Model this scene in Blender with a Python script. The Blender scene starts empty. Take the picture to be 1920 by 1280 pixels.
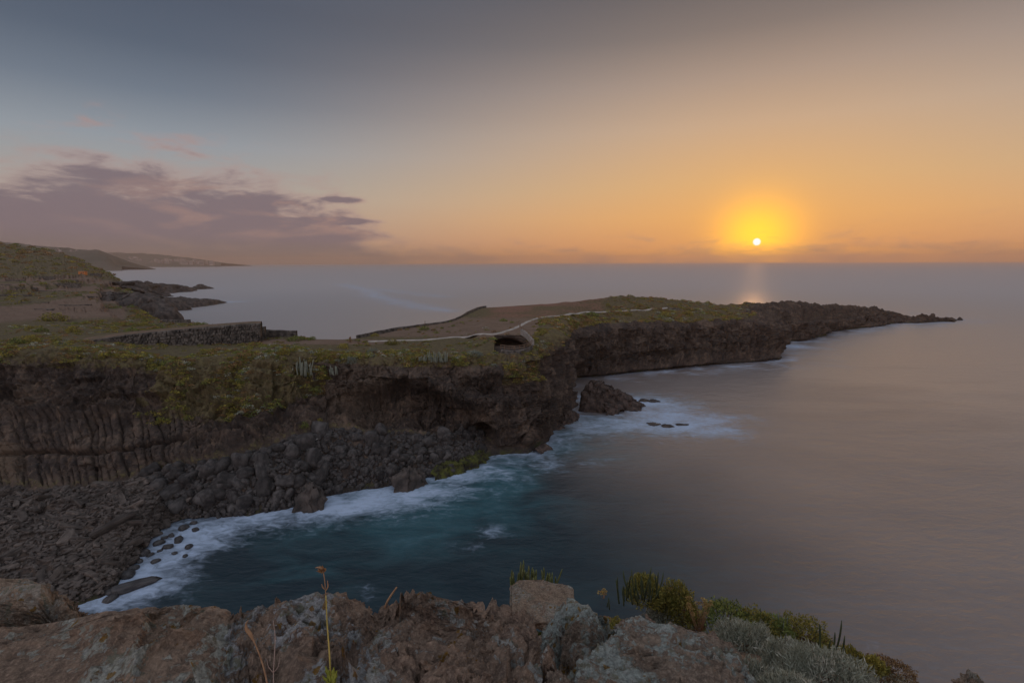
import bpy, math, random
import numpy as np
from mathutils import Matrix, Vector

random.seed(7)
rng = np.random.default_rng(7)
S = bpy.context.scene
COL = S.collection

# ------------------------------------------------------------------ camera
H = 36.0                       # eye height above the sea
F = 960.0                      # focal length in photograph pixels (1920 wide)
PITCH = math.radians(8.79)
ROLL = math.radians(-0.22)
cam_d = bpy.data.cameras.new('camera')
cam_d.sensor_width = 36.0
cam_d.lens = 18.0
cam_d.clip_start = 0.05
cam_d.clip_end = 60000
cam = bpy.data.objects.new('camera', cam_d)
COL.objects.link(cam)
ROT = Matrix.Rotation(math.pi / 2 - PITCH, 3, 'X') @ Matrix.Rotation(ROLL, 3, 'Z')
cam.matrix_world = Matrix.Translation((0, 0, H)) @ ROT.to_4x4()
S.camera = cam
RN = np.array(ROT)

# ------------------------------------------------------------------ sun, world, exposure
SUN_AZ = math.radians(25.2)    # to the right of the view axis
SUN_EL = math.radians(1.9)
SUN_DIR = Vector((math.sin(SUN_AZ) * math.cos(SUN_EL), math.cos(SUN_AZ) * math.cos(SUN_EL), math.sin(SUN_EL)))
sun_d = bpy.data.lights.new('sun', 'SUN')
sun_d.energy = 0.2
sun_d.angle = math.radians(1.0)
sun_d.color = (1.0, 0.50, 0.20)
sun = bpy.data.objects.new('sun', sun_d)
COL.objects.link(sun)
sun.rotation_euler = SUN_DIR.to_track_quat('Z', 'Y').to_euler()

S.view_settings.view_transform = 'Standard'
S.view_settings.look = 'None'
S.view_settings.exposure = 0.60
S.view_settings.gamma = 1.0
S.view_settings.use_curve_mapping = False
S.render.engine = 'CYCLES'
S.cycles.use_denoising = True
S.cycles.max_bounces = 6
S.cycles.volume_bounces = 1
S.cycles.volume_max_steps = 64


class NT:
    """small helper for building node trees"""
    def __init__(self, tree):
        self.t = tree
        tree.nodes.clear()

    def n(self, kind, **kw):
        nd = self.t.nodes.new(kind)
        for k, v in kw.items():
            setattr(nd, k, v)
        return nd

    def link(self, a, b):
        self.t.links.new(a, b)

    def _set(self, sock, v):
        if hasattr(v, 'is_output') or isinstance(v, bpy.types.NodeSocket):
            self.link(v, sock)
        elif isinstance(v, (tuple, list)) and len(v) == 3 and sock.type == 'RGBA':
            sock.default_value = (*v, 1.0)
        else:
            sock.default_value = v

    def m(self, op, a, b=None, c=None, clamp=False):
        nd = self.n('ShaderNodeMath', operation=op)
        nd.use_clamp = clamp
        self._set(nd.inputs[0], a)
        if b is not None:
            self._set(nd.inputs[1], b)
        if c is not None:
            self._set(nd.inputs[2], c)
        return nd.outputs[0]

    def vm(self, op, a, b=None):
        nd = self.n('ShaderNodeVectorMath', operation=op)
        self._set(nd.inputs[0], a)
        if b is not None:
            self._set(nd.inputs[1], b)
        return nd.outputs['Value' if op in ('DOT_PRODUCT', 'LENGTH') else 'Vector']

    def smooth(self, v, lo, hi, a=0.0, b=1.0):
        nd = self.n('ShaderNodeMapRange', interpolation_type='SMOOTHSTEP')
        self._set(nd.inputs[0], v)
        for i, q in zip((1, 2, 3, 4), (lo, hi, a, b)):
            self._set(nd.inputs[i], q)
        return nd.outputs[0]

    def mix(self, f, a, b, mode='MIX'):
        nd = self.n('ShaderNodeMix', data_type='RGBA', blend_type=mode)
        self._set(nd.inputs[0], f)
        self._set(nd.inputs[6], a)
        self._set(nd.inputs[7], b)
        return nd.outputs[2]

    def noise(self, vec, scale, detail=4.0, rough=0.55, dist=0.0, out='Fac'):
        nd = self.n('ShaderNodeTexNoise')
        if vec is not None:
            self.link(vec, nd.inputs['Vector'])
        nd.inputs['Scale'].default_value = scale
        nd.inputs['Detail'].default_value = detail
        nd.inputs['Roughness'].default_value = rough
        nd.inputs['Distortion'].default_value = dist
        return nd.outputs[out]

    def ramp(self, v, stops):
        nd = self.n('ShaderNodeValToRGB')
        el = nd.color_ramp.elements
        while len(el) < len(stops):
            el.new(0.5)
        for e, (p, c) in zip(el, stops):
            e.position = p
            e.color = (*c, 1.0)
        self.link(v, nd.inputs[0])
        return nd.outputs[0]

    def scalev(self, vec, s):
        nd = self.n('ShaderNodeMapping')
        self.link(vec, nd.inputs['Vector'])
        nd.inputs['Scale'].default_value = s
        return nd.outputs[0]

    def attr(self, name, out='Fac'):
        nd = self.n('ShaderNodeAttribute', attribute_name=name)
        return nd.outputs[out]


def lin(r, g, b):
    f = lambda c: (c / 255 / 12.92) if c / 255 <= 0.04045 else ((c / 255 + 0.055) / 1.055) ** 2.4
    return (f(r), f(g), f(b))


def dim(r, g, b):
    return tuple(0.68 * q for q in lin(r, g, b))


W = bpy.data.worlds.new('World')
S.world = W
W.use_nodes = True


def build_world():
    t = NT(W.node_tree)
    tc = t.n('ShaderNodeTexCoord')
    sx = t.n('ShaderNodeSeparateXYZ')
    d = t.vm('NORMALIZE', tc.outputs['Generated'])
    t.link(d, sx.inputs[0])
    x, y, z = sx.outputs
    el = t.m('MULTIPLY', t.m('ARCSINE', z), 180 / math.pi)            # degrees
    az = t.m('MULTIPLY', t.m('ARCTAN2', x, y), 180 / math.pi)
    ang = t.m('MULTIPLY', t.m('ARCCOSINE', t.m('MINIMUM', t.vm('DOT_PRODUCT', d, tuple(SUN_DIR)), 0.9999999)), 180 / math.pi)
    dz = t.m('ABSOLUTE', t.m('SUBTRACT', az, math.degrees(SUN_AZ)))
    dz = t.m('MINIMUM', dz, t.m('SUBTRACT', 360.0, dz))
    e90 = t.m('DIVIDE', t.m('MAXIMUM', el, 0.0), 90.0)
    sunside = t.ramp(e90, [(0.0, lin(212, 140, 92)), (0.012, lin(226, 154, 92)), (0.05, lin(228, 170, 106)), (0.085, lin(214, 172, 122)),
                           (0.145, lin(190, 164, 140)), (0.19, lin(160, 143, 132)), (0.235, lin(118, 110, 108)), (0.28, lin(90, 87, 91)), (0.36, lin(92, 93, 101)), (0.5, lin(118, 121, 131)), (1.0, lin(164, 171, 187))])
    away = t.ramp(e90, [(0.0, lin(146, 122, 116)), (0.03, lin(172, 150, 136)), (0.07, lin(168, 162, 154)), (0.12, lin(142, 150, 158)),
                        (0.165, lin(104, 116, 131)), (0.205, lin(78, 91, 109)), (0.25, lin(66, 78, 97)), (0.34, lin(76, 87, 106)), (0.5, lin(124, 132, 147)), (1.0, lin(164, 171, 187))])  # in both ramps the stops above the view are raised to light the land
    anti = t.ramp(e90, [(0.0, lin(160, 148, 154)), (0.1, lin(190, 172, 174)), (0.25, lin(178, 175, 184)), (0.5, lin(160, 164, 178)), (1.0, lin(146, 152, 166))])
    f = t.smooth(dz, 5.0, 60.0)
    sky = t.mix(1.0, t.mix(f, sunside, away), (0.68, 0.68, 0.68), 'MULTIPLY')
    sky = t.mix(t.smooth(dz, 75.0, 150.0), sky, anti)          # pink band opposite the sun, out of view, brightened to light the land
    # the low sun's aureole
    g1 = t.m('POWER', 2.718, t.m('MULTIPLY', t.m('POWER', t.m('DIVIDE', ang, 3.3), 2.0), -1.0))
    g2 = t.m('POWER', 2.718, t.m('MULTIPLY', t.m('DIVIDE', ang, 7.2), -1.0))
    low = t.smooth(el, -0.1, 2.0, 0.35, 1.0)
    sky = t.mix(t.m('MULTIPLY', g2, 0.55), sky, (0.80, 0.35, 0.030))
    sky = t.mix(t.m('MULTIPLY', t.m('MULTIPLY', g1, 1.0, clamp=True), low), sky, (1.5, 0.66, 0.012))
    # clouds: a long mauve bank low over the left coast, wisps above it
    cv = t.n('ShaderNodeCombineXYZ')
    t.link(az, cv.inputs[0])
    t.link(el, cv.inputs[1])
    v = cv.outputs[0]
    n1 = t.noise(t.scalev(v, (0.17, 0.58, 1)), 1.0, 8, 0.60, 0.35)
    n2 = t.noise(t.scalev(v, (0.05, 0.30, 1)), 1.0, 3, 0.5)
    top = t.m('ADD', t.smooth(az, -11.0, -20.0, 0.8, 8.0), t.m('SUBTRACT', t.smooth(az, -20.0, -31.0, 0.0, 1.9), t.smooth(az, -34.0, -50.0, 0.0, 1.4)))
    body = t.m('SUBTRACT', top, el)
    dens = t.m('ADD', t.m('MULTIPLY', body, 0.42), t.m('MULTIPLY', t.m('SUBTRACT', n1, 0.5), 6.0))
    for ca, ce, wa, we, st_ in ((-17.3, 6.4, 2.2, 0.34, 2.6), (-17.0, 4.3, 3.6, 0.28, 2.2)):        # small detached clouds beside it
        q = t.m('ADD', t.m('POWER', t.m('DIVIDE', t.m('SUBTRACT', az, ca), wa), 2.0), t.m('POWER', t.m('DIVIDE', t.m('SUBTRACT', el, ce), we), 2.0))
        dens = t.m('ADD', dens, t.m('MULTIPLY', t.m('POWER', 2.718, t.m('MULTIPLY', q, -1.0)), st_))
    bank = t.smooth(dens, -0.7, 1.7)
    wisp_band = t.m('MULTIPLY', t.smooth(el, 8.5, 10.2), t.smooth(el, 14.0, 11.0))
    wisp = t.m('MULTIPLY', t.m('MULTIPLY', t.smooth(n1, 0.56, 0.72), wisp_band), t.smooth(az, -26.0, -34.0))
    lit = t.smooth(dens, 0.3, 1.5)
    warm = t.smooth(t.noise(t.scalev(v, (0.13, 0.5, 1)), 1.0, 5, 0.6, 0.5), 0.47, 0.66)
    ccol = t.mix(lit, dim(172, 142, 136), dim(116, 100, 108))
    ccol = t.mix(t.m('MULTIPLY', warm, t.smooth(az, -44.0, -22.0, 0.12, 0.6)), ccol, dim(178, 138, 122))
    ccol = t.mix(t.smooth(el, 5.0, 0.5, 0.0, 0.75), ccol, dim(112, 98, 106))
    sky = t.mix(t.m('MULTIPLY', bank, 0.93), sky, ccol)
    sky = t.mix(t.m('MULTIPLY', wisp, 0.55), sky, dim(160, 136, 134))
    # thin dark streaks low beside the sun
    n3 = t.noise(t.scalev(v, (0.35, 3.2, 1)), 1.0, 4, 0.6)
    st = t.m('MULTIPLY', t.smooth(n3, 0.58, 0.70), t.m('MULTIPLY', t.smooth(el, 0.2, 0.9), t.smooth(el, 4.2, 1.2)))
    sky = t.mix(t.m('MULTIPLY', t.m('MULTIPLY', st, t.smooth(az, 12.0, 26.0)), 0.30), sky, dim(160, 108, 92))
    disc = t.smooth(ang, 0.42, 0.25)
    sky = t.mix(disc, sky, (1.0, 0.97, 0.93))
    nis = t.n('ShaderNodeTexSky', sky_type='NISHITA')
    nis.sun_disc = False
    nis.sun_elevation = SUN_EL
    nis.sun_rotation = SUN_AZ
    nis.altitude = 40
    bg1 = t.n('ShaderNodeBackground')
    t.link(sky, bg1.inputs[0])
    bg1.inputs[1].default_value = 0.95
    bg2 = t.n('ShaderNodeBackground')
    t.link(t.vm('MINIMUM', nis.outputs[0], (0.35, 0.35, 0.35)), bg2.inputs[0])
    bg2.inputs[1].default_value = 0.05
    ad = t.n('ShaderNodeAddShader')
    t.link(bg1.outputs[0], ad.inputs[0])
    t.link(bg2.outputs[0], ad.inputs[1])
    out = t.n('ShaderNodeOutputWorld')
    t.link(ad.outputs[0], out.inputs[0])


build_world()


# ------------------------------------------------------------------ geometry helpers
def rays(px, py):
    px = np.asarray(px, float)
    py = np.asarray(py, float)
    c = np.stack([(px - 960) / F, -(py - 640) / F, -np.ones_like(px + py)], -1)
    return c @ RN.T


def PY(px, py, Y):             # point seen at a pixel, Y metres ahead
    d = rays(px, py)
    return np.array([0, 0, H]) + d * (np.asarray(Y) / d[..., 1])[..., None]


def PZ(px, py, z):             # point seen at a pixel, at height z
    d = rays(px, py)
    return np.array([0, 0, H]) + d * ((np.asarray(z) - H) / d[..., 2])[..., None]


def project(V):
    c = (V - np.array([0, 0, H])) @ RN
    w = -c[..., 2]
    w = np.where(w < 1e-3, 1e-3, w)
    return 960 + F * c[..., 0] / w, 640 - F * c[..., 1] / w


def _h(ix, iy, iz, seed):
    n = (ix.astype(np.uint64) * np.uint64(374761393) + iy.astype(np.uint64) * np.uint64(668265263)
         + iz.astype(np.uint64) * np.uint64(2147483647) + np.uint64(seed * 974711 + 13)) & np.uint64(0xFFFFFFFF)
    n = ((n ^ (n >> np.uint64(13))) * np.uint64(1274126177)) & np.uint64(0xFFFFFFFF)
    n = ((n ^ (n >> np.uint64(16))) * np.uint64(2246822519)) & np.uint64(0xFFFFFFFF)
    n = n ^ (n >> np.uint64(15))
    return n.astype(np.float64) / 4294967295.0


def vnoise(P, seed=0):
    P = P + 1000.0
    I = np.floor(P).astype(np.int64)
    f = P - I
    f = f * f * f * (f * (f * 6 - 15) + 10)
    x, y, z = I[..., 0], I[..., 1], I[..., 2]
    r = 0
    for dx in (0, 1):
        wx = f[..., 0] if dx else 1 - f[..., 0]
        for dy in (0, 1):
            wy = f[..., 1] if dy else 1 - f[..., 1]
            for dz in (0, 1):
                wz = f[..., 2] if dz else 1 - f[..., 2]
                r = r + wx * wy * wz * _h(x + dx, y + dy, z + dz, seed)
    return r * 2 - 1


def fbm(P, octv=5, seed=0, gain=0.5, ridged=False):
    a, s, r = 1.0, 0.0, 0.0
    for o in range(octv):
        n = vnoise(P * (2.03 ** o) + o * 17.3, seed + o)
        if ridged:
            n = 1 - 2 * np.abs(n)
        r = r + a * n
        s += a
        a *= gain
    return r / s


def worley(P, seed=0):
    P = P + 1000.0
    I = np.floor(P).astype(np.int64)
    f1 = np.full(P.shape[:-1], 9.0)
    f2 = f1.copy()
    idv = np.zeros_like(f1)
    for dx in (-1, 0, 1):
        for dy in (-1, 0, 1):
            for dz in (-1, 0, 1):
                x, y, z = I[..., 0] + dx, I[..., 1] + dy, I[..., 2] + dz
                hh = _h(x, y, z, seed)
                d = np.sqrt((x + hh - P[..., 0]) ** 2 + (y + (hh * 7919.3) % 1.0 - P[..., 1]) ** 2 + (z + (hh * 613.7) % 1.0 - P[..., 2]) ** 2)
                nr = d < f1
                f2 = np.where(nr, f1, np.minimum(f2, d))
                idv = np.where(nr, (hh * 3571.9) % 1.0, idv)
                f1 = np.minimum(f1, d)
    return f1, f2, idv


def sstep(v, lo, hi):
    t = np.clip((v - lo) / (hi - lo), 0, 1)
    return t * t * (3 - 2 * t)


def pchip(x, Y, xq):
    x = np.asarray(x, float)
    h = np.diff(x)
    sh = (-1,) + (1,) * (Y.ndim - 1)
    dl = np.diff(Y, axis=0) / h.reshape(sh)
    m = np.zeros_like(Y)
    w1 = (2 * h[1:] + h[:-1]).reshape(sh)
    w2 = (h[1:] + 2 * h[:-1]).reshape(sh)
    ok = dl[1:] * dl[:-1] > 0
    with np.errstate(divide='ignore', invalid='ignore'):
        hm = (w1 + w2) / (w1 / dl[:-1] + w2 / dl[1:])
    m[1:-1] = np.where(ok, hm, 0)
    m[0], m[-1] = dl[0], dl[-1]
    i = np.clip(np.searchsorted(x, xq, side='right') - 1, 0, len(x) - 2)
    t = ((xq - x[i]) / h[i]).reshape(sh)
    hh = h[i].reshape(sh)
    return ((1 + 2 * t) * (1 - t) ** 2) * Y[i] + (t * (1 - t) ** 2) * hh * m[i] + (t * t * (3 - 2 * t)) * Y[i + 1] + (t * t * (t - 1)) * hh * m[i + 1]


def mesh_np(name, V, Fc, smooth=True, attrs=None):
    V = np.asarray(V, np.float32).reshape(-1, 3)
    Fc = np.asarray(Fc, np.int32)
    k = Fc.shape[1]
    me = bpy.data.meshes.new(name)
    me.vertices.add(len(V))
    me.vertices.foreach_set('co', V.ravel())
    me.loops.add(Fc.size)
    me.loops.foreach_set('vertex_index', Fc.ravel())
    me.polygons.add(len(Fc))
    me.polygons.foreach_set('loop_start', np.arange(0, Fc.size, k, dtype=np.int32))
    me.polygons.foreach_set('use_smooth', np.full(len(Fc), smooth))
    me.update(calc_edges=True)
    for an, av in (attrs or {}).items():
        av = np.asarray(av, np.float32)
        if av.ndim == 2:
            a = me.attributes.new(an, 'FLOAT_COLOR', 'POINT')
            if av.shape[1] == 3:
                av = np.hstack([av, np.ones((len(av), 1), np.float32)])
            a.data.foreach_set('color', av.ravel())
        else:
            a = me.attributes.new(an, 'FLOAT', 'POINT')
            a.data.foreach_set('value', av.ravel())
    return me


def grid_faces(n, m, wrap=False):
    i, j = np.meshgrid(np.arange(n - 1), np.arange(m - 1), indexing='ij')
    a = i * m + j
    return np.stack([a, a + m, a + m + 1, a + 1], -1).reshape(-1, 4)


def link(name, me, mat=None, parent=None, label=None, cat=None, group=None, kind=None, loc=None, rot=None, scale=None):
    o = bpy.data.objects.new(name, me)
    COL.objects.link(o)
    if mat is not None and me is not None and not me.materials:
        me.materials.append(mat)
    if parent is not None:
        o.parent = parent
    if label: o['label'] = label
    if cat: o['category'] = cat
    if group: o['group'] = group
    if kind: o['kind'] = kind
    if loc is not None: o.location = loc
    if rot is not None: o.rotation_euler = rot
    if scale is not None: o.scale = scale
    return o


def tube(pts, rad, sides=6):
    pts = np.asarray(pts, float)
    rad = np.broadcast_to(np.asarray(rad, float), (len(pts),))
    tg = np.gradient(pts, axis=0)
    tg /= np.linalg.norm(tg, axis=1)[:, None] + 1e-9
    ref = np.array([0.31, 0.95, 0.05]) if abs(tg[0] @ np.array([0.31, 0.95, 0.05])) < 0.9 else np.array([1.0, 0, 0])
    a = np.cross(tg, ref)
    a /= np.linalg.norm(a, axis=1)[:, None] + 1e-9
    b = np.cross(tg, a)
    th = np.arange(sides) * 2 * np.pi / sides
    V = pts[:, None] + rad[:, None, None] * (np.cos(th)[None, :, None] * a[:, None] + np.sin(th)[None, :, None] * b[:, None])
    n = len(pts)
    Fq = []
    for i in range(n - 1):
        for j in range(sides):
            k = (j + 1) % sides
            Fq.append((i * sides + j, i * sides + k, (i + 1) * sides + k, (i + 1) * sides + j))
    V = np.vstack([V.reshape(-1, 3), pts[:1], pts[-1:]])
    c0, c1 = n * sides, n * sides + 1
    for j in range(sides):
        k = (j + 1) % sides
        Fq.append((c0, k, j, c0))
        Fq.append((c1, (n - 1) * sides + j, (n - 1) * sides + k, c1))
    return V, Fq


def build_poly(name, parts, smooth=True):
    """join (V, faces) lists into one mesh"""
    vs, fs, off = [], [], 0
    for V, Fq in parts:
        vs.append(np.asarray(V, float))
        for f in Fq:
            f = tuple(dict.fromkeys(f))
            fs.append(tuple(i + off for i in f))
        off += len(V)
    me = bpy.data.meshes.new(name)
    me.from_pydata(np.vstack(vs).tolist(), [], fs)
    if smooth:
        me.polygons.foreach_set('use_smooth', np.ones(len(fs), bool))
    me.update()
    return me


def cube_sphere(n):
    g = np.tan(np.linspace(-math.pi / 4, math.pi / 4, n + 1))
    u, v = np.meshgrid(g, g, indexing='ij')
    o = np.ones_like(u)
    Vs, Fs, off = [], [], 0
    for a, b, c in ((o, u, v), (-o, v, u), (v, o, u), (u, -o, v), (u, v, o), (v, u, -o)):
        Vs.append(np.stack([a, b, c], -1).reshape(-1, 3))
        Fs.append(grid_faces(n + 1, n + 1) + off)
        off += (n + 1) ** 2
    V = np.vstack(Vs)
    V /= np.linalg.norm(V, axis=1)[:, None]
    Fq = np.vstack(Fs)
    key = np.round(V * 1e5).astype(np.int64)
    _, idx, inv = np.unique(key, axis=0, return_index=True, return_inverse=True)
    return V[idx], inv.reshape(-1)[Fq]


# ------------------------------------------------------------------ materials
def new_mat(name):
    m = bpy.data.materials.new(name)
    m.use_nodes = True
    return m, NT(m.node_tree)


def finish(t, col, rough=0.9, bump=None, bstr=0.3, bdist=0.05, spec=0.3, rough_sock=None):
    p = t.n('ShaderNodeBsdfPrincipled')
    t._set(p.inputs['Base Color'], col)
    t._set(p.inputs['Roughness'], rough if rough_sock is None else rough_sock)
    p.inputs['Specular IOR Level'].default_value = spec
    if bump is not None:
        b = t.n('ShaderNodeBump')
        b.inputs['Strength'].default_value = bstr
        b.inputs['Distance'].default_value = bdist
        t.link(bump, b.inputs['Height'])
        t.link(b.outputs[0], p.inputs['Normal'])
    o = t.n('ShaderNodeOutputMaterial')
    t.link(p.outputs[0], o.inputs[0])
    return p


def mat_terrain():
    m, t = new_mat('headland')
    geo = t.n('ShaderNodeNewGeometry')
    P = geo.outputs['Position']
    a = t.noise(P, 0.22, 7, 0.68, 0.5)
    b = t.noise(P, 1.3, 6, 0.62)
    rock = t.ramp(a, [(0.33, (0.044, 0.035, 0.031)), (0.5, (0.090, 0.066, 0.052)), (0.66, (0.185, 0.132, 0.096))])
    rock = t.mix(t.smooth(b, 0.35, 0.7, 0.0, 0.65), rock, (0.036, 0.031, 0.029))
    streak = t.noise(t.scalev(P, (1.1, 1.1, 0.08)), 1.0, 4, 0.6)
    rock = t.mix(t.smooth(streak, 0.56, 0.74, 0.0, 0.6), rock, (0.24, 0.165, 0.112))
    rock = t.mix(t.m('MULTIPLY', t.attr('tan'), t.smooth(b, 0.3, 0.6, 0.5, 1.0)), rock, (0.21, 0.15, 0.10))
    grnd = t.ramp(b, [(0.3, (0.095, 0.070, 0.044)), (0.5, (0.145, 0.110, 0.056)), (0.68, (0.19, 0.158, 0.072))])
    fine = t.noise(P, 3.5, 4, 0.6)
    grnd = t.mix(t.smooth(fine, 0.52, 0.66), grnd, (0.105, 0.095, 0.045))
    veg = t.smooth(t.m('ADD', t.attr('veg'), t.m('MULTIPLY', t.m('SUBTRACT', b, 0.5), 0.9)), 0.35, 0.65)
    c = t.mix(veg, rock, grnd)
    soil = t.ramp(a, [(0.3, (0.175, 0.115, 0.080)), (0.7, (0.24, 0.165, 0.115))])
    c = t.mix(t.smooth(t.m('ADD', t.attr('soil'), t.m('MULTIPLY', t.m('SUBTRACT', b, 0.5), 0.5)), 0.35, 0.65), c, soil)
    red = t.mix(t.smooth(fine, 0.4, 0.65), (0.23, 0.112, 0.080), (0.30, 0.160, 0.112))
    c = t.mix(t.smooth(t.m('ADD', t.attr('red'), t.m('MULTIPLY', t.m('SUBTRACT', b, 0.5), 0.7)), 0.35, 0.65), c, red)
    sx = t.n('ShaderNodeSeparateXYZ')
    t.link(P, sx.inputs[0])
    wet = t.smooth(t.m('ADD', sx.outputs[2], t.m('MULTIPLY', b, 1.2)), 2.0, 0.9)
    c = t.mix(t.m('MULTIPLY', wet, 0.65), c, (0.035, 0.032, 0.030))
    algae = t.m('MULTIPLY', t.smooth(sx.outputs[2], 1.0, 0.35), t.smooth(a, 0.5, 0.62))
    c = t.mix(t.m('MULTIPLY', algae, 0.6), c, (0.07, 0.08, 0.018))
    bmp = t.m('ADD', t.m('MULTIPLY', b, 1.0), t.m('MULTIPLY', t.noise(P, 5.0, 5, 0.65), 0.35))
    finish(t, c, 0.9, bmp, 0.8, 0.45, 0.25)
    return m


def mat_rock(name, ca, cb, cdark, lichen=0.4, orange=0.25, pale=(0.42, 0.44, 0.38), scale=1.0, coord='Object'):
    m, t = new_mat(name)
    tc = t.n('ShaderNodeTexCoord')
    P = t.scalev(tc.outputs[coord], (scale,) * 3)
    a = t.noise(P, 3.0, 6, 0.6, 0.4)
    b = t.noise(P, 16.0, 8, 0.65)
    f = t.noise(P, 70.0, 6, 0.7)
    c = t.mix(t.smooth(a, 0.35, 0.65), ca, cb)
    c = t.mix(t.smooth(b, 0.40, 0.58, 0.62, 0.0), c, cdark)
    c = t.mix(t.smooth(t.noise(P, 7.0, 5, 0.6, 0.6), 0.5, 0.62, 0.0, 0.55), c, tuple(q * 1.15 for q in cdark))
    c = t.mix(t.smooth(f, 0.45, 0.7, 0.0, 0.5), c, tuple(min(1, q * 1.5 + 0.04) for q in cb))
    big = t.noise(P, 4.2, 3, 0.55, 0.3)
    l1 = t.noise(P, 34.0, 6, 0.72, 0.6)
    k = t.smooth(t.m('ADD', t.m('MULTIPLY', big, 1.6), t.m('MULTIPLY', l1, 1.1)), 1.52 - 0.32 * lichen, 1.62 - 0.32 * lichen)
    lc = t.mix(t.smooth(f, 0.4, 0.62), pale, tuple(q * 0.55 for q in pale))
    lc = t.mix(t.smooth(b, 0.5, 0.6), lc, (0.30, 0.30, 0.22))
    c = t.mix(t.m('MULTIPLY', k, 0.9), c, lc)
    bv = t.vm('ADD', P, (7.3, 1.9, 4.4))
    big2 = t.noise(bv, 5.0, 3, 0.55, 0.3)
    l2 = t.noise(bv, 36.0, 6, 0.7, 0.5)
    k2 = t.smooth(t.m('ADD', t.m('MULTIPLY', big2, 1.6), t.m('MULTIPLY', l2, 0.8)), 1.50 - 0.3 * orange, 1.56 - 0.3 * orange)
    c = t.mix(t.m('MULTIPLY', k2, 0.92), c, t.mix(t.smooth(f, 0.4, 0.6), (0.36, 0.19, 0.02), (0.20, 0.105, 0.015)))
    for vs_, colr, dens_, sz in ((26.0, pale, 0.30 + 0.25 * lichen, 0.40), (48.0, (0.66, 0.66, 0.60), 0.22 + 0.2 * lichen, 0.36), (31.0, (0.42, 0.22, 0.02), 0.05 + 0.14 * max(orange, 0), 0.42)):
        vo = t.n('ShaderNodeTexVoronoi')
        wv = t.n('ShaderNodeVectorMath', operation='ADD')
        t.link(P, wv.inputs[0])
        ns = t.n('ShaderNodeTexNoise')
        t.link(P, ns.inputs['Vector'])
        ns.inputs['Scale'].default_value = vs_ * 2.2
        ns.inputs['Detail'].default_value = 4
        sc_ = t.n('ShaderNodeVectorMath', operation='SCALE')
        t.link(ns.outputs['Color'], sc_.inputs[0])
        sc_.inputs['Scale'].default_value = 0.9 / vs_
        t.link(sc_.outputs[0], wv.inputs[1])
        t.link(wv.outputs[0], vo.inputs['Vector'])
        vo.inputs['Scale'].default_value = vs_
        sp_ = t.n('ShaderNodeSeparateColor')
        t.link(vo.outputs['Color'], sp_.inputs[0])
        has = t.smooth(t.m('SUBTRACT', t.m('ADD', sp_.outputs[0], t.m('MULTIPLY', t.m('SUBTRACT', big, 0.55), 3.2)), 1.0 - dens_), 0.0, 0.03)
        rad = t.m('MULTIPLY', t.m('ADD', 0.15, t.m('MULTIPLY', sp_.outputs[1], 1.5)), sz)
        spot = t.smooth(t.m('SUBTRACT', rad, vo.outputs['Distance']), 0.0, 0.05)
        c = t.mix(t.m('MULTIPLY', t.m('MULTIPLY', spot, has), 0.8), c, t.mix(t.smooth(f, 0.4, 0.65), colr, tuple(q * 0.6 for q in colr)))
    pit = t.n('ShaderNodeTexVoronoi')
    t.link(P, pit.inputs['Vector'])
    pit.inputs['Scale'].default_value = 55.0
    bm = t.m('ADD', t.m('ADD', b, t.m('MULTIPLY', f, 0.6)), t.m('ADD', t.m('MULTIPLY', k, 0.15), t.m('MULTIPLY', pit.outputs['Distance'], 0.35)))
    bm = t.m('ADD', bm, t.m('MULTIPLY', t.noise(P, 170.0, 4, 0.7), 0.3))
    finish(t, c, 0.93, bm, 1.0, 0.07 / scale, 0.2)
    return m


def mat_simple(name, ca, cb, scale=4.0, rough=0.9, coord='Object', bstr=0.5, bdist=0.05, rand=0.0, spec=0.25):
    m, t = new_mat(name)
    tc = t.n('ShaderNodeTexCoord')
    src = tc.outputs[coord] if coord != 'World' else t.n('ShaderNodeNewGeometry').outputs['Position']
    a = t.noise(src, scale, 6, 0.62)
    c = t.mix(t.smooth(a, 0.35, 0.65), ca, cb)
    if rand:
        oi = t.n('ShaderNodeObjectInfo')
        k = t.m('ADD', 1.0 - rand, t.m('MULTIPLY', oi.outputs['Random'], 2 * rand))
        mx = t.n('ShaderNodeVectorMath', operation='SCALE')
        t.link(c, mx.inputs[0])
        t.link(k, mx.inputs['Scale'])
        c = mx.outputs[0]
    finish(t, c, rough, a, bstr, bdist, spec)
    return m


def mat_leaf(name, transl=0.25):
    """colour comes from each leaf's own colour attribute"""
    m, t = new_mat(name)
    at = t.n('ShaderNodeAttribute', attribute_name='tint')
    oi = t.n('ShaderNodeObjectInfo')
    k = t.m('ADD', 0.85, t.m('MULTIPLY', oi.outputs['Random'], 0.3))
    mx = t.n('ShaderNodeVectorMath', operation='SCALE')
    t.link(at.outputs['Color'], mx.inputs[0])
    t.link(k, mx.inputs['Scale'])
    p = t.n('ShaderNodeBsdfPrincipled')
    t.link(mx.outputs[0], p.inputs['Base Color'])
    p.inputs['Roughness'].default_value = 0.75
    p.inputs['Specular IOR Level'].default_value = 0.2
    tr = t.n('ShaderNodeBsdfTranslucent')
    t.link(mx.outputs[0], tr.inputs[0])
    ms = t.n('ShaderNodeMixShader')
    ms.inputs[0].default_value = transl
    t.link(p.outputs[0], ms.inputs[1])
    t.link(tr.outputs[0], ms.inputs[2])
    o = t.n('ShaderNodeOutputMaterial')
    t.link(ms.outputs[0], o.inputs[0])
    return m


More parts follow.
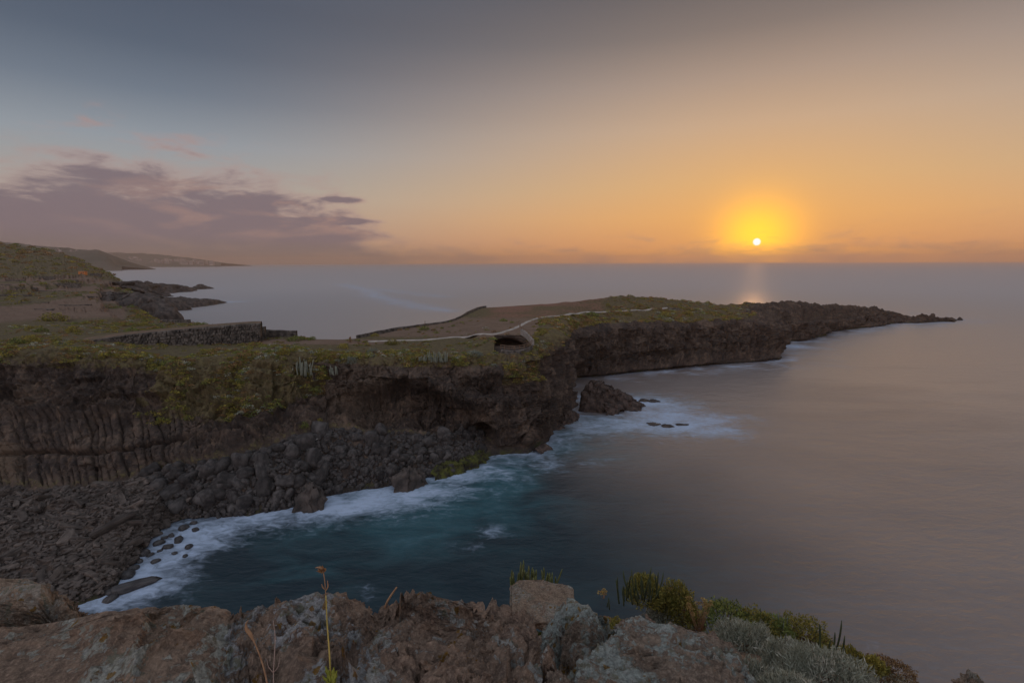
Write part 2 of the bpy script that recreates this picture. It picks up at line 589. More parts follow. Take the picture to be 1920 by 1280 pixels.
def mat_sea():
    m, t = new_mat('sea')
    geo = t.n('ShaderNodeNewGeometry')
    P = geo.outputs['Position']
    foam = t.attr('foam')
    milk = t.attr('milk')
    n1 = t.noise(t.scalev(P, (0.10, 0.16, 0.1)), 1.0, 6, 0.6, 0.8)
    n2 = t.noise(t.scalev(P, (0.55, 0.9, 0.5)), 1.0, 6, 0.65, 1.2)
    nn = t.m('ADD', t.m('MULTIPLY', n1, 0.55), t.m('MULTIPLY', n2, 0.5))
    f = t.smooth(t.m('ADD', foam, t.m('MULTIPLY', t.m('SUBTRACT', nn, 0.54), 2.8)), 0.10, 1.15)
    f = t.m('MULTIPLY', f, t.smooth(foam, 0.02, 0.2))
    deep = t.mix(t.smooth(n1, 0.35, 0.65), (0.016, 0.034, 0.044), (0.024, 0.050, 0.060))
    mk = t.smooth(t.m('ADD', milk, t.m('MULTIPLY', t.m('SUBTRACT', n1, 0.5), 1.1)), 0.25, 1.1)
    mk = t.m('MULTIPLY', mk, t.smooth(milk, 0.02, 0.25))
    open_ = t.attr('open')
    deep = t.mix(open_, deep, (0.215, 0.165, 0.142))  # open water: warm sky sheen put into the diffuse colour
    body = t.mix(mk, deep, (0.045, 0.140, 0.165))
    col = t.mix(f, body, (0.50, 0.61, 0.77))
    far = t.smooth(t.vm('LENGTH', P), 150.0, 900.0, 0.32, 0.62)
    rough = t.m('ADD', far, t.m('MULTIPLY', f, 0.2))
    w1 = t.noise(t.scalev(P, (0.17, 0.36, 0.1)), 1.0, 5, 0.6, 0.5)
    w2 = t.noise(t.scalev(P, (0.012, 0.05, 0.05)), 1.0, 4, 0.55, 0.3)
    w3 = t.noise(t.scalev(P, (0.5, 0.95, 0.6)), 1.0, 5, 0.62, 0.4)
    bh = t.m('ADD', t.m('ADD', t.m('MULTIPLY', w1, 0.55), t.m('MULTIPLY', w2, 1.0)), t.m('MULTIPLY', w3, 0.36))
    b = t.n('ShaderNodeBump')
    b.inputs['Strength'].default_value = 0.5
    b.inputs['Distance'].default_value = 1.0
    t.link(bh, b.inputs['Height'])
    df = t.n('ShaderNodeBsdfDiffuse')
    t.link(col, df.inputs[0])
    gl = t.n('ShaderNodeBsdfGlossy')
    gl.inputs[0].default_value = (1, 1, 1, 1)
    t.link(rough, gl.inputs['Roughness'])
    t.link(b.outputs[0], gl.inputs['Normal'])
    fr = t.n('ShaderNodeFresnel')
    fr.inputs[0].default_value = 1.34
    fac = t.m('ADD', t.m('MULTIPLY', open_, 0.19), t.m('MULTIPLY', fr.outputs[0], 0.9))
    swell = t.noise(t.scalev(P, (0.018, 0.055, 0.05)), 1.0, 5, 0.6, 0.6)
    fac = t.m('MULTIPLY', fac, t.m('ADD', 0.62, t.m('MULTIPLY', swell, 0.76)))
    fac = t.m('MINIMUM', fac, 0.50)
    fac = t.m('MULTIPLY', fac, t.m('SUBTRACT', 1.0, t.m('MULTIPLY', f, 0.75)))
    ms = t.n('ShaderNodeMixShader')
    t.link(fac, ms.inputs[0])
    t.link(df.outputs[0], ms.inputs[1])
    t.link(gl.outputs[0], ms.inputs[2])
    o = t.n('ShaderNodeOutputMaterial')
    t.link(ms.outputs[0], o.inputs[0])
    return m


M_TERR = mat_terrain()
M_SEA = mat_sea()
M_LEAF = mat_leaf('foliage')
M_BOULDER = mat_simple('basalt_boulder', (0.040, 0.036, 0.034), (0.095, 0.085, 0.079), 1.6, 0.85, 'Object', 0.6, 0.12, 0.35)
M_SLAB = mat_simple('basalt_slab', (0.060, 0.049, 0.042), (0.125, 0.103, 0.088), 1.4, 0.85, 'Object', 0.6, 0.12, 0.35)
M_SLAB_TOP = mat_simple('basalt_slab_dry', (0.065, 0.053, 0.045), (0.15, 0.122, 0.102), 0.9, 0.85, 'Object', 0.6, 0.12, 0.4)
M_STONE = mat_simple('dry_stone', (0.06, 0.053, 0.048), (0.20, 0.175, 0.15), 0.9, 0.95, 'World', 0.8, 0.2)
M_PATH = mat_simple('pale_path', (0.34, 0.30, 0.26), (0.50, 0.45, 0.39), 0.6, 0.95, 'World', 0.2, 0.05)
M_WOOD = mat_simple('weathered_wood', (0.16, 0.10, 0.065), (0.26, 0.17, 0.11), 6, 0.85)

# ------------------------------------------------------------------ the headland: a loft through surveyed profiles
# each profile, from the far crest to the sea: crest, upper, mid, lip, face, face, foot, beach, waterline
# a point is (px, py, metres ahead) or (px, py, 'z', height); '-' = filled in between its neighbours
_ = None


def prof(px, crest, up, mid, lip, f1, f2, foot, beach, water, back=(25, -3)):
    out = []
    for q in (crest, up, mid, lip, f1, f2, foot, beach, water):
        if q is None:
            out.append(None)
            continue
        if len(q) == 2 or (len(q) == 3 and q[1] == 'z'):
            q = (px,) + tuple(q)
        out.append(PZ(q[0], q[1], q[3]) if q[2] == 'z' else PY(q[0], q[1], q[2]))
    known = [i for i, q in enumerate(out) if q is not None]
    for i in range(len(out)):
        if out[i] is None:
            a = max(k for k in known if k < i)
            b = min(k for k in known if k > i)
            w = (i - a) / (b - a)
            out[i] = out[a] * (1 - w) + out[b] * w
    c = out[0]
    dirv = np.array([c[0], c[1], 0])
    dirv /= np.linalg.norm(dirv)
    b0 = c + dirv * back[0]
    b0[2] = back[1]
    w = out[-1]
    dw = np.array([w[0], w[1], 0])
    dw /= np.linalg.norm(dw)
    u = w - dw * 4.0
    u[2] = -3.0
    return [b0] + out + [u]


Z = 'z'
P_ = [
    prof(-300, (430, 800), (500, 500), (570, 230), (665, 88), (745, 82), (835, 76.5), (905, 72), (1000, Z, 2), (1170, Z, 0), (300, 40)),
    prof(-100, (445, 860), (505, 500), (575, 220), (662, 88), (745, 82), (835, 76.5), (905, 72), (1000, Z, 2), (1165, Z, 0), (300, 40)),
    prof(0, (457, 900), (512, 500), (585, 190), (660, 88), (745, 82), (832, 76.3), (905, 72), (1005, Z, 2), (1160, Z, 0), (300, 40)),
    prof(100, (471, 850), (520, 480), (590, 180), (660, 88.5), (745, 82), (832, 76.3), (908, 71.5), (1010, Z, 2), (1150, Z, 0), (300, 20)),
    prof(150, (488, 780), (530, 430), (595, 172), (662, 89), (748, 82), (832, 76.3), (908, Z, 3.8), (1010, Z, 2), (1130, Z, 0), (120, -3)),
    prof(200, (510, 720), (543, 400), (600, 165), (665, 90), (750, 83), (830, 77), (902, Z, 4), (1010, Z, 2.2), (1108, Z, 0), (60, -3)),
    prof(240, (540, 540), (563, 350), (605, 160), (668, 91), (755, 83.5), (828, 77.5), (892, Z, 4.4), (985, Z, 2.3), (1060, Z, 0), (40, -3)),
    prof(262, (574, 330), (592, 230), (612, 150), (670, 91.5), (758, 84), (826, 77.8), (885, Z, 4.7), (965, Z, 2.4), (1030, Z, 0)),
    prof(300, (601, 195), (610, 160), (625, 128), (672, 92), (758, 84), (822, 78.5), (875, Z, 5), (935, Z, 2.5), (992, Z, 0)),
    prof(350, (604, 170), _, (628, 124), (672, 93), (750, 86), (812, 80), (868, Z, 5.6), (924, Z, 2.8), (973, Z, 0)),
    prof(420, (611, 140), _, (632, 120), (668, 95), (742, 88), (805, 82), (858, Z, 6.2), (918, Z, 3), (970, Z, 0)),
    prof(500, (622, 126), _, (637, 114), (662, 97), (728, 90), (785, 85), (833, Z, 7), (900, Z, 3.5), (962, Z, 0)),
    prof(560, (630, 119), _, _, (660, 98), (715, 94), (765, 89), (812, Z, 7.8), (880, Z, 4), (945, Z, 0)),
    prof(600, (636, 113), _, _, (666, 98.5), (706, 95.5), (752, 91.5), (800, Z, 8), (868, Z, 4), (930, Z, 0)),
    prof(650, (636, 116), _, _, (670, 98), (708, 96), (755, 93), (800, Z, 7.5), (862, Z, 3.8), (920, Z, 0)),
    prof(710, (627, 126), _, _, (672, 98), (712, 96.5), (760, 93.5), (806, Z, 6.5), (860, Z, 3.4), (913, Z, 0)),
    prof(780, (613, 140), _, _, (672, 98.5), (716, 97.5), (768, 95.5), (808, Z, 5.5), (850, Z, 3), (898, Z, 0)),
    prof(850, (602, 148), _, _, (668, 99.5), (722, 97.5), (775, 95.8), (816, Z, 4.4), (848, Z, 2.3), (882, Z, 0)),
    prof(880, (588, 164), _, _, (666, 100), (725, 97.5), (778, 95.5), (824, Z, 3.4), (848, Z, 1.7), (872, Z, 0)),
    prof(908, (577, 180), (600, 145), (624, 117), (664, 101), (725, 98), (780, 95.3), (833, Z, 1.6), (846, Z, 0.8), (856, Z, 0)),
    prof(940, (575, 185), (597, 150), (622, 119), (664, 102), (725, 98.3), (782, 95.2), (838, Z, 0.8), (845, Z, 0.4), (852, Z, 0)),
    prof(985, (572, 192), (594, 155), (616, 124), (660, 103.2), (722, 100), (782, 97.3), (836, Z, 1.0), (843, Z, 0.5), (850, Z, 0)),
    prof(1003, (571, 195), (592, 158), (612, 127), (652, 105.5), (710, 102.3), (775, 99.3), (828, Z, 1.0), (835, Z, 0.5), (842, Z, 0)),
    prof(1014, (570, 197), (590, 160), (608, 131), (640, 109.5), (1020, 700, 105), (1024, 765, 102), (1026, 818, Z, 1.0), (1026, 824, Z, .5), (1026, 830, Z, 0)),
    prof(1024, (570, 198), (588, 163), (604, 136), (630, 113), (1029, 685, 110), (1035, 745, 107), (1040, 792, Z, 1.0), (1040, 797, Z, .5), (1040, 802, Z, 0)),
    prof(1045, (568, 200), (586, 168), (600, 142), (617, 121), (1046, 665, 117.5), (1050, 722, 115.5), (1064, 774, Z, 1.0), (1066, 779, Z, .5), (1068, 784, Z, 0)),
    prof(1060, (566, 202), (584, 174), (596, 152), (613, 130), (1058, 650, 129.0), (1056, 700, 128), (1058, 748, Z, 1.0), (1058, 751, Z, .5), (1058, 754, Z, 0)),
    prof(1076, (566, 203), (578, 184), (594, 168), (616, 156), (1068, 645, 154.5), (1060, 682, 153), (1052, 709, Z, 1.0), (1052, 711, Z, .5), (1052, 713, Z, 0)),
    prof(1130, (560, 210), (576, 190), (592, 177), (611, 166.5), (1130, 640, 164.5), (1130, 674, 162.5), (1130, 700, Z, 1.0), (1130, 702, Z, .5), (1130, 704, Z, 0)),
    prof(1165, (556, 216), (575, 194), (590, 181), (609, 170.5), (637, 168.5), (671, 166.5), (696, Z, 1.0), (698, Z, .5), (700, Z, 0)),
    prof(1240, (561, 222), (576, 202), (589, 189), (606, 177.5), (633, 175.5), (665, 173), (689, Z, 1.0), (691, Z, .5), (693, Z, 0)),
    prof(1310, (568, 226), (579, 209), (589, 197), (603, 184.5), (629, 182.5), (659, 179.5), (682, Z, 1.0), (684, Z, .5), (686, Z, 0)),
    prof(1370, (572, 232), (581, 217), (590, 204), (602, 190), (626, 187.5), (654, 184.5), (676, Z, 1.0), (679, Z, .5), (681, Z, 0)),
    prof(1435, (566, 246), (577, 228), (588, 213), (602, 197), (625, 194), (650, 190), (671, Z, 1.0), (674, Z, .5), (677, Z, 0)),
    prof(1452, (565, 248), (577, 231), (589, 216), (604, 201), (625, 198.5), (648, 195), (668, Z, 1.0), (670, Z, .5), (672, Z, 0)),
    prof(1459, (565, 249), (580, 238), (592, 232), (606, 229), (1459, 616, 229.5), (1459, 628, 230), (1458, 638, Z, 1.0), (1458, 640, Z, .5), (1458, 642, Z, 0)),
    prof(1500, (566, 257), (580, 248), (590, 242), (602, 238), (1502, 614, 236), (1505, 624, 234), (1508, 634, Z, 1.0), (1510, 636, Z, .5), (1512, 638, Z, 0)),
    prof(1530, (568, 264), (580, 256), (589, 252), (600, 249), (606, 248.5), (613, 248), (1524, 628, Z, 1.0), (1523, 630, Z, .5), (1522, 632, Z, 0)),
    prof(1560, (569, 272), (580, 268), (588, 265), (597, 262), (605, 262), (612, 262), (618, Z, 1.0), (620, Z, .5), (622, Z, 0)),
    prof(1605, (570, 287), (578, 284), (584, 281), (592, 278.5), (600, 278), (606, 278), (612, Z, 1.0), (614, Z, .5), (616, Z, 0)),
    prof(1648, (574, 301), (580, 298), (585, 296), (591, 294), (597, 293.5), (602, 293), (607, Z, 1.0), (609, Z, .5), (610, Z, 0)),
    prof(1660, (578, 306), (583, 304), (587, 302.5), (592, 301), (596, 300.5), (599, 300), (603, Z, 0.9), (604, Z, .5), (605, Z, 0)),
    prof(1683, (584, 312), (587, 310), (590, 308), (594, 306), (597, 305), (600, 304), (603, Z, 0.7), (604, Z, .4), (605.5, Z, 0)),
    prof(1712, (594, Z, 1.9), (595, Z, 1.8), (596, Z, 1.7), (598, Z, 1.5), (599.5, Z, 1.2), (601, Z, 1), (603, Z, 0.6), (604, Z, .3), (606, Z, 0), (6, -3)),
    prof(1750, (598, Z, 1.1), _, _, (599.5, Z, 1), _, _, (602, Z, 0.5), _, (604, Z, 0), (5, -3)),
    prof(1778, (600.5, Z, .6), _, _, (601, Z, .5), _, _, (602, Z, 0.2), _, (603, Z, 0), (4, -3)),
    prof(1800, (601, Z, -1), _, _, (601.5, Z, -1), _, _, (602, Z, -1.2), _, (603, Z, -1.5), (4, -3)),
]


def build_headland():
    C = np.array([[q for q in p] for p in P_])           # columns x 11 rows x 3
    ppx, ppy = project(C)
    lipx = 0.5 * (ppx[:, 4] + ppx[:, 9])
    step = np.maximum(np.hypot(np.diff(ppx[:, 9]), np.diff(ppy[:, 9])), 9.0)
    step = np.maximum(step, np.abs(np.diff(lipx)))
    s = np.concatenate([[0], np.cumsum(step)])
    ncol = int(s[-1] / 1.75)
    G = pchip(s, C, np.linspace(0, s[-1], ncol))          # ncol x 11 x 3
    cnt = [8, 26, 34, 52, 56, 56, 56, 40, 30, 8]
    rq = np.concatenate([np.linspace(i, i + 1, c, endpoint=False) for i, c in enumerate(cnt)] + [[10.0]])
    A = pchip(np.arange(11.0), np.ascontiguousarray(G.transpose(1, 0, 2)), rq).transpose(1, 0, 2)
    n, mrow, _k = A.shape
    row = np.broadcast_to(rq, (n, mrow))
    px, py = project(A)
    # smooth outward normal
    du = np.gradient(A, axis=0)
    dv = np.gradient(A, axis=1)
    N = np.cross(dv, du)
    N /= np.linalg.norm(N, axis=-1)[..., None] + 1e-9
    N *= np.where(((N * (A - np.array([0, 0, H]))).sum(-1) > 0) & (row > 3.5), -1, 1)[..., None]
    N = np.where((N[..., 2] < -0.3)[..., None], -N, N)
    dist = np.linalg.norm(A[..., :2], axis=-1)
    face = sstep(row, 3.75, 4.5) * (1 - sstep(row, 6.7, 7.15))
    farside = sstep(px, 1375, 1430)
    face = np.maximum(face, farside * sstep(row, 1.2, 2.5) * (1 - sstep(row, 8.2, 8.8)) * 0.6)
    beach = sstep(row, 6.9, 7.3) * (1 - sstep(row, 9.0, 9.4))
    # arc length along the foot, used for upright structures
    foot = A[:, int(np.argmin(abs(rq - 7)))]
    arc = np.concatenate([[0], np.cumsum(np.linalg.norm(np.diff(foot[:, :2], axis=0), axis=1))])[:, None] + 0 * row
    z = A[..., 2]
    D = np.zeros_like(z)
    big = fbm(A / np.array([14., 14., 11.]), 4, 3)
    rid = fbm(A / np.array([7., 7., 9.]), 5, 11, 0.55, True)
    fine = fbm(A / 2.4, 4, 31, 0.6)
    w1, w2, wid = worley(A / np.array([4.2, 4.2, 10.0]) + 0.55 * np.stack([fine, rid, big], -1), 5)
    b1, b2, bid = worley(A / np.array([1.6, 1.6, 5.0]) + 0.5 * np.stack([rid, fine, rid], -1), 15)
    mic = fbm(A / 0.9, 3, 71, 0.6, True)
    st_i = np.floor((z + 1.6 * big + 0.5 * fine) / 2.7)
    st_h = _h((st_i + 500).astype(np.int64), np.floor(arc / 9 + 500).astype(np.int64), (st_i * 0 + 2).astype(np.int64), 19) - 0.5
    D += sstep(px, 1060, 1100) * face * 3.2 * fbm(np.stack([arc / 13.0, z / 30.0, 0 * z], -1), 3, 151, 0.6, True)
    D += face * (st_h * 1.3 - 0.2 * np.exp(-((w2 - w1) / 0.05) ** 2))
    D += face * (big * 2.0 + rid * 1.2 + fine * 0.7 + (w2 - w1 - 0.3) * 0.6 + (wid - 0.5) * 1.1 * (0.35 + 0.65 * sstep(row, 4.3, 5.2)) + (bid - 0.5) * 0.4 * sstep(row, 4.4, 5.2) + (b2 - b1 - 0.3) * 0.2 + mic * 0.28)
    wp = A + 0.8 * np.stack([fine, rid, 0 * fine], -1)
    wp = wp + np.stack([st_h * 9.0, st_h * 5.0, 0 * st_h], -1)
    vr = fbm(wp / np.array([3.4, 3.4, 13.0]), 4, 131, 0.6, True)
    vr2 = fbm(wp / np.array([1.1, 1.1, 6.0]), 3, 137, 0.6, True)
    D += face * (vr * 1.7 + vr2 * 0.6) * (0.4 + 0.6 * sstep(row, 4.2, 5.0))
    # upright flutes on the buttress and the far cliff
    fl = sstep(px, 915, 960) * face
    wv = fbm(np.stack([arc / 3.1 + 0.25 * big, z / 26 + 0 * arc, 0 * arc + 3.3], -1), 3, 41, 0.6, True)
    D += fl * wv * 1.5
    # columnar basalt low in the left part of the cove: two tiers of prisms
    tier = sstep(row, 5.25, 5.4) * (1 - sstep(row, 7.0, 7.1)) * (1 - sstep(px, 330, 430))
    tilt = 0.22 * (z - 5)
    jit = vnoise(np.stack([arc / 1.9, 0 * arc, 0 * arc], -1), 88)
    cell = (arc + tilt + 0.8 * big + 0.15 * fine + 0.55 * jit) / 1.1
    ci = np.floor(cell)
    cf = cell - ci
    prism = np.sqrt(np.clip(1 - (2 * cf - 1) ** 2, 0, 1))
    ch = _h(ci.astype(np.int64) + 500, (ci * 0).astype(np.int64), (ci * 0 + 3).astype(np.int64), 8)
    D = D * (1 - 0.68 * tier) + tier * (prism * (0.5 + 0.2 * big) + (ch - 0.5) * 0.9)
    ledge = np.exp(-((row - 6.25 - 0.15 * big) / 0.05) ** 2) * tier
    D -= ledge * (0.9 + 0.8 * rid)
    over = np.exp(-((row - 5.35 - 0.1 * big) / 0.10) ** 2) * (1 - sstep(px, 330, 430))
    D += over * 0.9
    # diagonal overhanging ribs under the middle lip
    dg = (py - 690) - 0.42 * np.abs(px - 760) ** 0.98
    arch = np.exp(-((dg - 10) / 14) ** 2) * sstep(px, 600, 680) * (1 - sstep(px, 900, 960)) * face
    hollow = sstep(dg, 15, 40) * (1 - sstep(dg, 70, 120)) * sstep(px, 640, 720) * (1 - sstep(px, 880, 930)) * face
    D += arch * 1.8 - hollow * 3.0
    # the low sea cave at the foot of the buttress
    cave2 = np.exp(-(((px - 890) / 36) ** 2 + ((py - 820) / 23) ** 2) ** 2)
    # beach and plateau relief
    D += beach * (fine * 0.6 + rid * 0.5 + big * 0.5)
    plat = (1 - face) * (1 - beach)
    amp = np.clip(dist / 400, 0.25, 2.0)
    calm = ((px > 470) & (px < 1160) & (row < 3.9)) * 0.75
    A2 = A + N * D[..., None]
    A2[..., 2] += plat * (1 - calm) * amp * (fbm(A / 9.0, 4, 51) * 1.0 + fine * 0.45) * sstep(row, 0.8, 1.2)
    # ragged crest on the far point
    A2[..., 2] += farside * (1 - sstep(row, 3, 5)) * sstep(row, 0.6, 1.0) * sstep(z, 1.0, 6) * (rid * 0.9 - 0.9 + big * 1.2 + fine * 1.3)
    midside = sstep(px, 1040, 1120) * (1 - farside)
    A2[..., 2] += midside * plat * sstep(row, 0.9, 1.1) * (rid * 0.9 + fine * 0.7)
    # farm terraces on the far hillside
    tz = A2[..., 2]
    terr = sstep(dist, 170, 260) * (1 - sstep(dist, 640, 760)) * (1 - sstep(px, 215, 262)) * plat
    hstep = 3.6
    q = tz / hstep + 0.35 * big
    qs = np.floor(q) + sstep(q - np.floor(q), 0.72, 1.0)
    A2[..., 2] = tz * (1 - terr) + terr * ((qs - 0.35 * big) * hstep)
    vdir = A.copy()
    vdir[..., 2] = 0
    vdir /= np.linalg.norm(vdir, axis=-1)[..., None]
    A2 += vdir * (cave2 * 8.0 * (row > 4))[..., None]
    # the cave shelter beside the path
    arc_top = 633 + 0.011 * (px - 950) ** 2 + 1.6 * fine
    cv = ((px > 928) & (px < 992) & (py > 628) & (py < 662) & (row > 2.0) & (row < 4.3))
    inner = sstep(py, arc_top, arc_top + 3) * (1 - sstep(px, 972, 984))
    Yc = 113.2 + 5.0 * inner + 0.5 * fine
    wall_p = PY(px, py, Yc)
    floor_p = PZ(px, np.maximum(py, 600), 17.4 + 0.1 * fine)
    tgt = np.where((wall_p[..., 2] < floor_p[..., 2])[..., None], floor_p, wall_p)
    A2 = np.where(cv[..., None], tgt, A2)
    # colour zones
    veg = plat * 0.72 + 0.0 * z
    pxn = px + 55 * fine + 45 * rid
    veg = np.where((pxn > 310) & (pxn < 600) & (row > 3.8) & (row < 6.9),
                   np.maximum(veg, (1 - sstep(row, 5.1 + 0.6 * big + 0.5 * sstep(px, 300, 480) * (1 - sstep(px, 520, 610)), 6.2)) * 0.8), veg)
    veg = np.maximum(veg, (1 - sstep(row, 4.25, 4.75)) * (row > 3) * 0.7)
    veg = np.where((px > 940) & (px < 1000) & (row > 4) & (row < 5.0), 0.55, veg)
    veg = np.where(px > 1100, np.maximum(veg * 0.9, sstep(row, 1, 2) * (1 - sstep(row, 3.2, 4.1)) * 0.50), veg)
    veg = np.where((px > 1060) & (row > 4.0), 0.0, veg)
    veg *= (1 - farside * 0.45)
    hill = sstep(dist, 480, 640)
    veg = np.maximum(veg, hill * 0.8)
    soil = 0 * z
    soil = np.maximum(soil, terr * (0.85 * (vnoise(np.stack([A[..., 0] / 60, A[..., 1] / 45, np.floor(q) * 3.1], -1), 77) > -0.25)))
    tr = np.exp(-((py - (641 + 0.00 * px)) / 6.0) ** 2) * sstep(px, 478, 500) * (1 - sstep(px, 690, 760)) * (row < 4.05)
    soil = np.maximum(soil, tr * 0.95)
    soil = np.maximum(soil, 0.62 * (px > 700) * (px < 1010) * (row < 3.4) * sstep(py, 585, 600) * (1 - sstep(py, 628, 640)))
    red = (0.50 + 0.3 * big) * sstep(px, 850, 900) * (1 - sstep(px, 1120, 1175)) * (1 - sstep(py - 0.05 * (1000 - px), 588, 604)) * (row > 0.9) * (row < 3.2)
    soil = np.where(cv, 0.0, soil)
    veg = np.where(cv, 0.0, veg)
    tan = sstep(px, 560, 640) * (1 - sstep(px, 700, 760)) * face * 0.22 + 0.55 * (1 - sstep(px, 20, 60)) * (row > 6) * (row < 7)
    me = mesh_np('headland', A2, grid_faces(n, mrow),
                 smooth=False, attrs={'veg': veg.ravel(), 'soil': soil.ravel(), 'red': red.ravel(), 'tan': tan.ravel()})
    o = link('headland', me, M_TERR, kind='structure', label='dark volcanic headland with scrub on top and cliffs falling to the sea', cat='headland')
    return o, dict(A=A2, row=row, px=px, py=py, veg=veg, soil=soil, red=red, face=face, beach=beach, N=N, dist=dist, terr=terr,
                   water=A2[:, int(np.argmin(abs(rq - 9)))])


HEAD, G = build_headland()
bpy.context.view_layer.update()


def hit(px, py):
    """where the sight line through a pixel meets the headland"""
    d = Vector(rays(px, py)).normalized()
    ok, loc, nor, i = HEAD.ray_cast(Vector((0, 0, H)), d)
    return loc if ok else None


def ground_z(x, y, default=None):
    ok, loc, nor, i = HEAD.ray_cast(Vector((x, y, 300)), Vector((0, 0, -1)))
    return loc.z if ok else default


# ------------------------------------------------------------------ rock ridges and sea rocks
M_SEAROCK = mat_simple('sea_rock', (0.05, 0.044, 0.040), (0.13, 0.105, 0.09), 0.35, 0.85, 'World', 0.8, 0.5)


def ridge(name, spine, label, cat='rock', group=None, seed=0, detail=1.0, nu=90, nv=44, mat=None, kind=None):
    """spine: (x, y, height, half width) along the crest; a rough rock ridge standing in the sea"""
    sp = np.array(spine, float)
    t = np.concatenate([[0], np.cumsum(np.linalg.norm(np.diff(sp[:, :2], axis=0), axis=1))])
    q = pchip(t, sp, np.linspace(0, t[-1], nu))
    tg = np.gradient(q[:, :2], axis=0)
    tg /= np.linalg.norm(tg, axis=1)[:, None] + 1e-9
    nr = np.stack([-tg[:, 1], tg[:, 0]], -1)
    v = np.linspace(-1.35, 1.35, nv)
    prof_ = np.where(abs(v) < 1, (1 - abs(v) ** 2.4), -(abs(v) - 1) * 1.6)
    X = q[:, None, 0] + nr[:, None, 0] * v[None] * q[:, None, 3]
    Y = q[:, None, 1] + nr[:, None, 1] * v[None] * q[:, None, 3]
    Zz = prof_[None] * q[:, None, 2]
    A = np.stack([X, Y, Zz], -1)
    sc = max(0.8, float(sp[:, 3].max()) * 0.45)
    nz = fbm(A / sc, 5, seed, 0.6, True) * 0.5 + fbm(A / (sc * 0.35), 3, seed + 9, 0.6) * 0.35
    A[..., 2] += nz * np.clip(q[:, None, 2] * 0.55, 0.08, 6) * detail * np.clip(prof_ + 0.3, 0.1, 1)[None]
    A[..., 0] += fbm(A / sc, 4, seed + 3) * q[:, None, 3] * 0.5
    A[..., 1] += fbm(A / sc, 4, seed + 4) * q[:, None, 3] * 0.5
    cen = A.reshape(-1, 3).mean(0)
    cen[2] = 0
    me = mesh_np(name, A.reshape(-1, 3) - cen, grid_faces(nu, nv))
    return link(name, me, mat or M_SEAROCK, label=label, cat=cat, group=group, loc=cen, kind=kind)


def sp(px, py, h, w, z=0):
    p = PZ(px, py, z)
    return (p[0], p[1], h, w)


ridge('lava_spit', [sp(215, 562, 16, 30), sp(262, 552, 13, 26), sp(305, 549, 10, 18), sp(340, 547, 7, 12), sp(357, 545, 3.5, 8), sp(364, 544, 1, 4)],
      'dark lava spit reaching out below the orange hut, farthest of the two spits', 'headland', seed=3, nu=130)
ridge('sea_rock', [sp(362, 543, 0.5, 2), sp(375, 542, 6, 9), sp(388, 541.5, 4, 7), sp(400, 541, 0.6, 4)],
      'low dark islet off the end of the farthest lava spit', 'rock', seed=5, nu=50, nv=30)
ridge('lava_spit', [sp(190, 592, 15, 26), sp(240, 586, 13, 22), sp(290, 580, 9.5, 15), sp(340, 576, 7, 10), sp(385, 572, 5.5, 8), sp(408, 569, 3, 5), sp(420, 567, 0.5, 3)],
      'long black lava spit with surf at its pointed tip, nearer of the two spits', 'headland', seed=8, nu=140)
ridge('sea_rock', [sp(298, 556, 0.5, 3), sp(306, 555.5, 4, 7), sp(320, 556, 0.5, 4)], 'small brown rock in the bay between the two lava spits', 'rock', seed=12, nu=40, nv=24)
ridge('sea_rock', [sp(329, 582, 2, 1.5), sp(333, 582, 3.6, 2.6), sp(350, 581, 3, 2.6), sp(359, 580, 0.4, 1.5)],
      'flat dark rock standing alone in the small bay behind the stone wall', 'rock', seed=14, nu=40, nv=24)
ridge('coast_rock', [sp(196, 607, 17, 22), sp(250, 605, 16.5, 18), sp(300, 610, 14.5, 12), sp(330, 612, 10, 8), sp(345, 612, 3, 4), sp(350, 612, 0.2, 2)],
      'dark low cliff of the shore just beyond the walled field', 'cliff', seed=15, nu=80)

# the stack off the buttress and its outliers
M_STACK = mat_simple('stack_rock', (0.050, 0.039, 0.034), (0.135, 0.098, 0.080), 0.8, 0.9, 'World', 0.9, 0.5)
ridge('sea_stack', [sp(1090, 766, 1.6, 1.4), sp(1099, 768, 5.6, 2.6), sp(1115, 767, 6.2, 3.2), sp(1138, 766, 5.2, 3.2), sp(1160, 764, 3.8, 3.0), sp(1178, 764, 2.6, 3.0), sp(1197, 760, 0.8, 1.8), sp(1206, 758, 0.1, 1)],
      'jagged brown sea stack in the foam at the foot of the buttress', 'rock', seed=21, nu=150, nv=90, mat=M_STACK, detail=0.8)
ridge('sea_rock', [sp(1166, 775, 0.9, 1.4), sp(1150, 772, 2.2, 2.2), sp(1130, 774, 2.0, 2.4)], 'low rock spur touching the near side of the sea stack', 'rock', seed=23, nu=50, nv=30, mat=M_STACK)
for k, (a, b, h, w, lab) in enumerate([(1168, 743, 1.2, 2.2, 'flat dark rock in the foam right behind the sea stack'),
                                      (1208, 752, 0.6, 0.8, 'small wet rock in the foam right of the sea stack'),
                                      (1226, 753, 0.6, 0.8, 'tiny rock farthest right of the sea stack in the same foam'),
                                      (1225, 795, 0.28, 1.2, 'half drowned reef rock in the milky water, left end of the reef'),
                                      (1250, 799, 0.36, 1.2, 'half drowned reef rock in the milky water, middle of the reef'),
                                      (1278, 796, 0.22, 0.8, 'half drowned reef rock in the milky water, right end of the reef')]):
    ridge('sea_rock', [sp(a - 11, b, 0.1, w * .5), sp(a - 3, b, h, w), sp(a + 6, b, h * .7, w * .8), sp(a + 12, b - 1, 0.05, w * .4)], lab, 'rock', seed=30 + k, nu=34, nv=22)
ridge('shore_rock', [sp(1030, 806, 0.4, 1.2), sp(1041, 801, 1.5, 1.7), sp(1056, 800, 0.3, 1.0)], 'low mossy rock at the waterline below the tall buttress', 'rock', seed=41, nu=36, nv=24, mat=M_STACK)
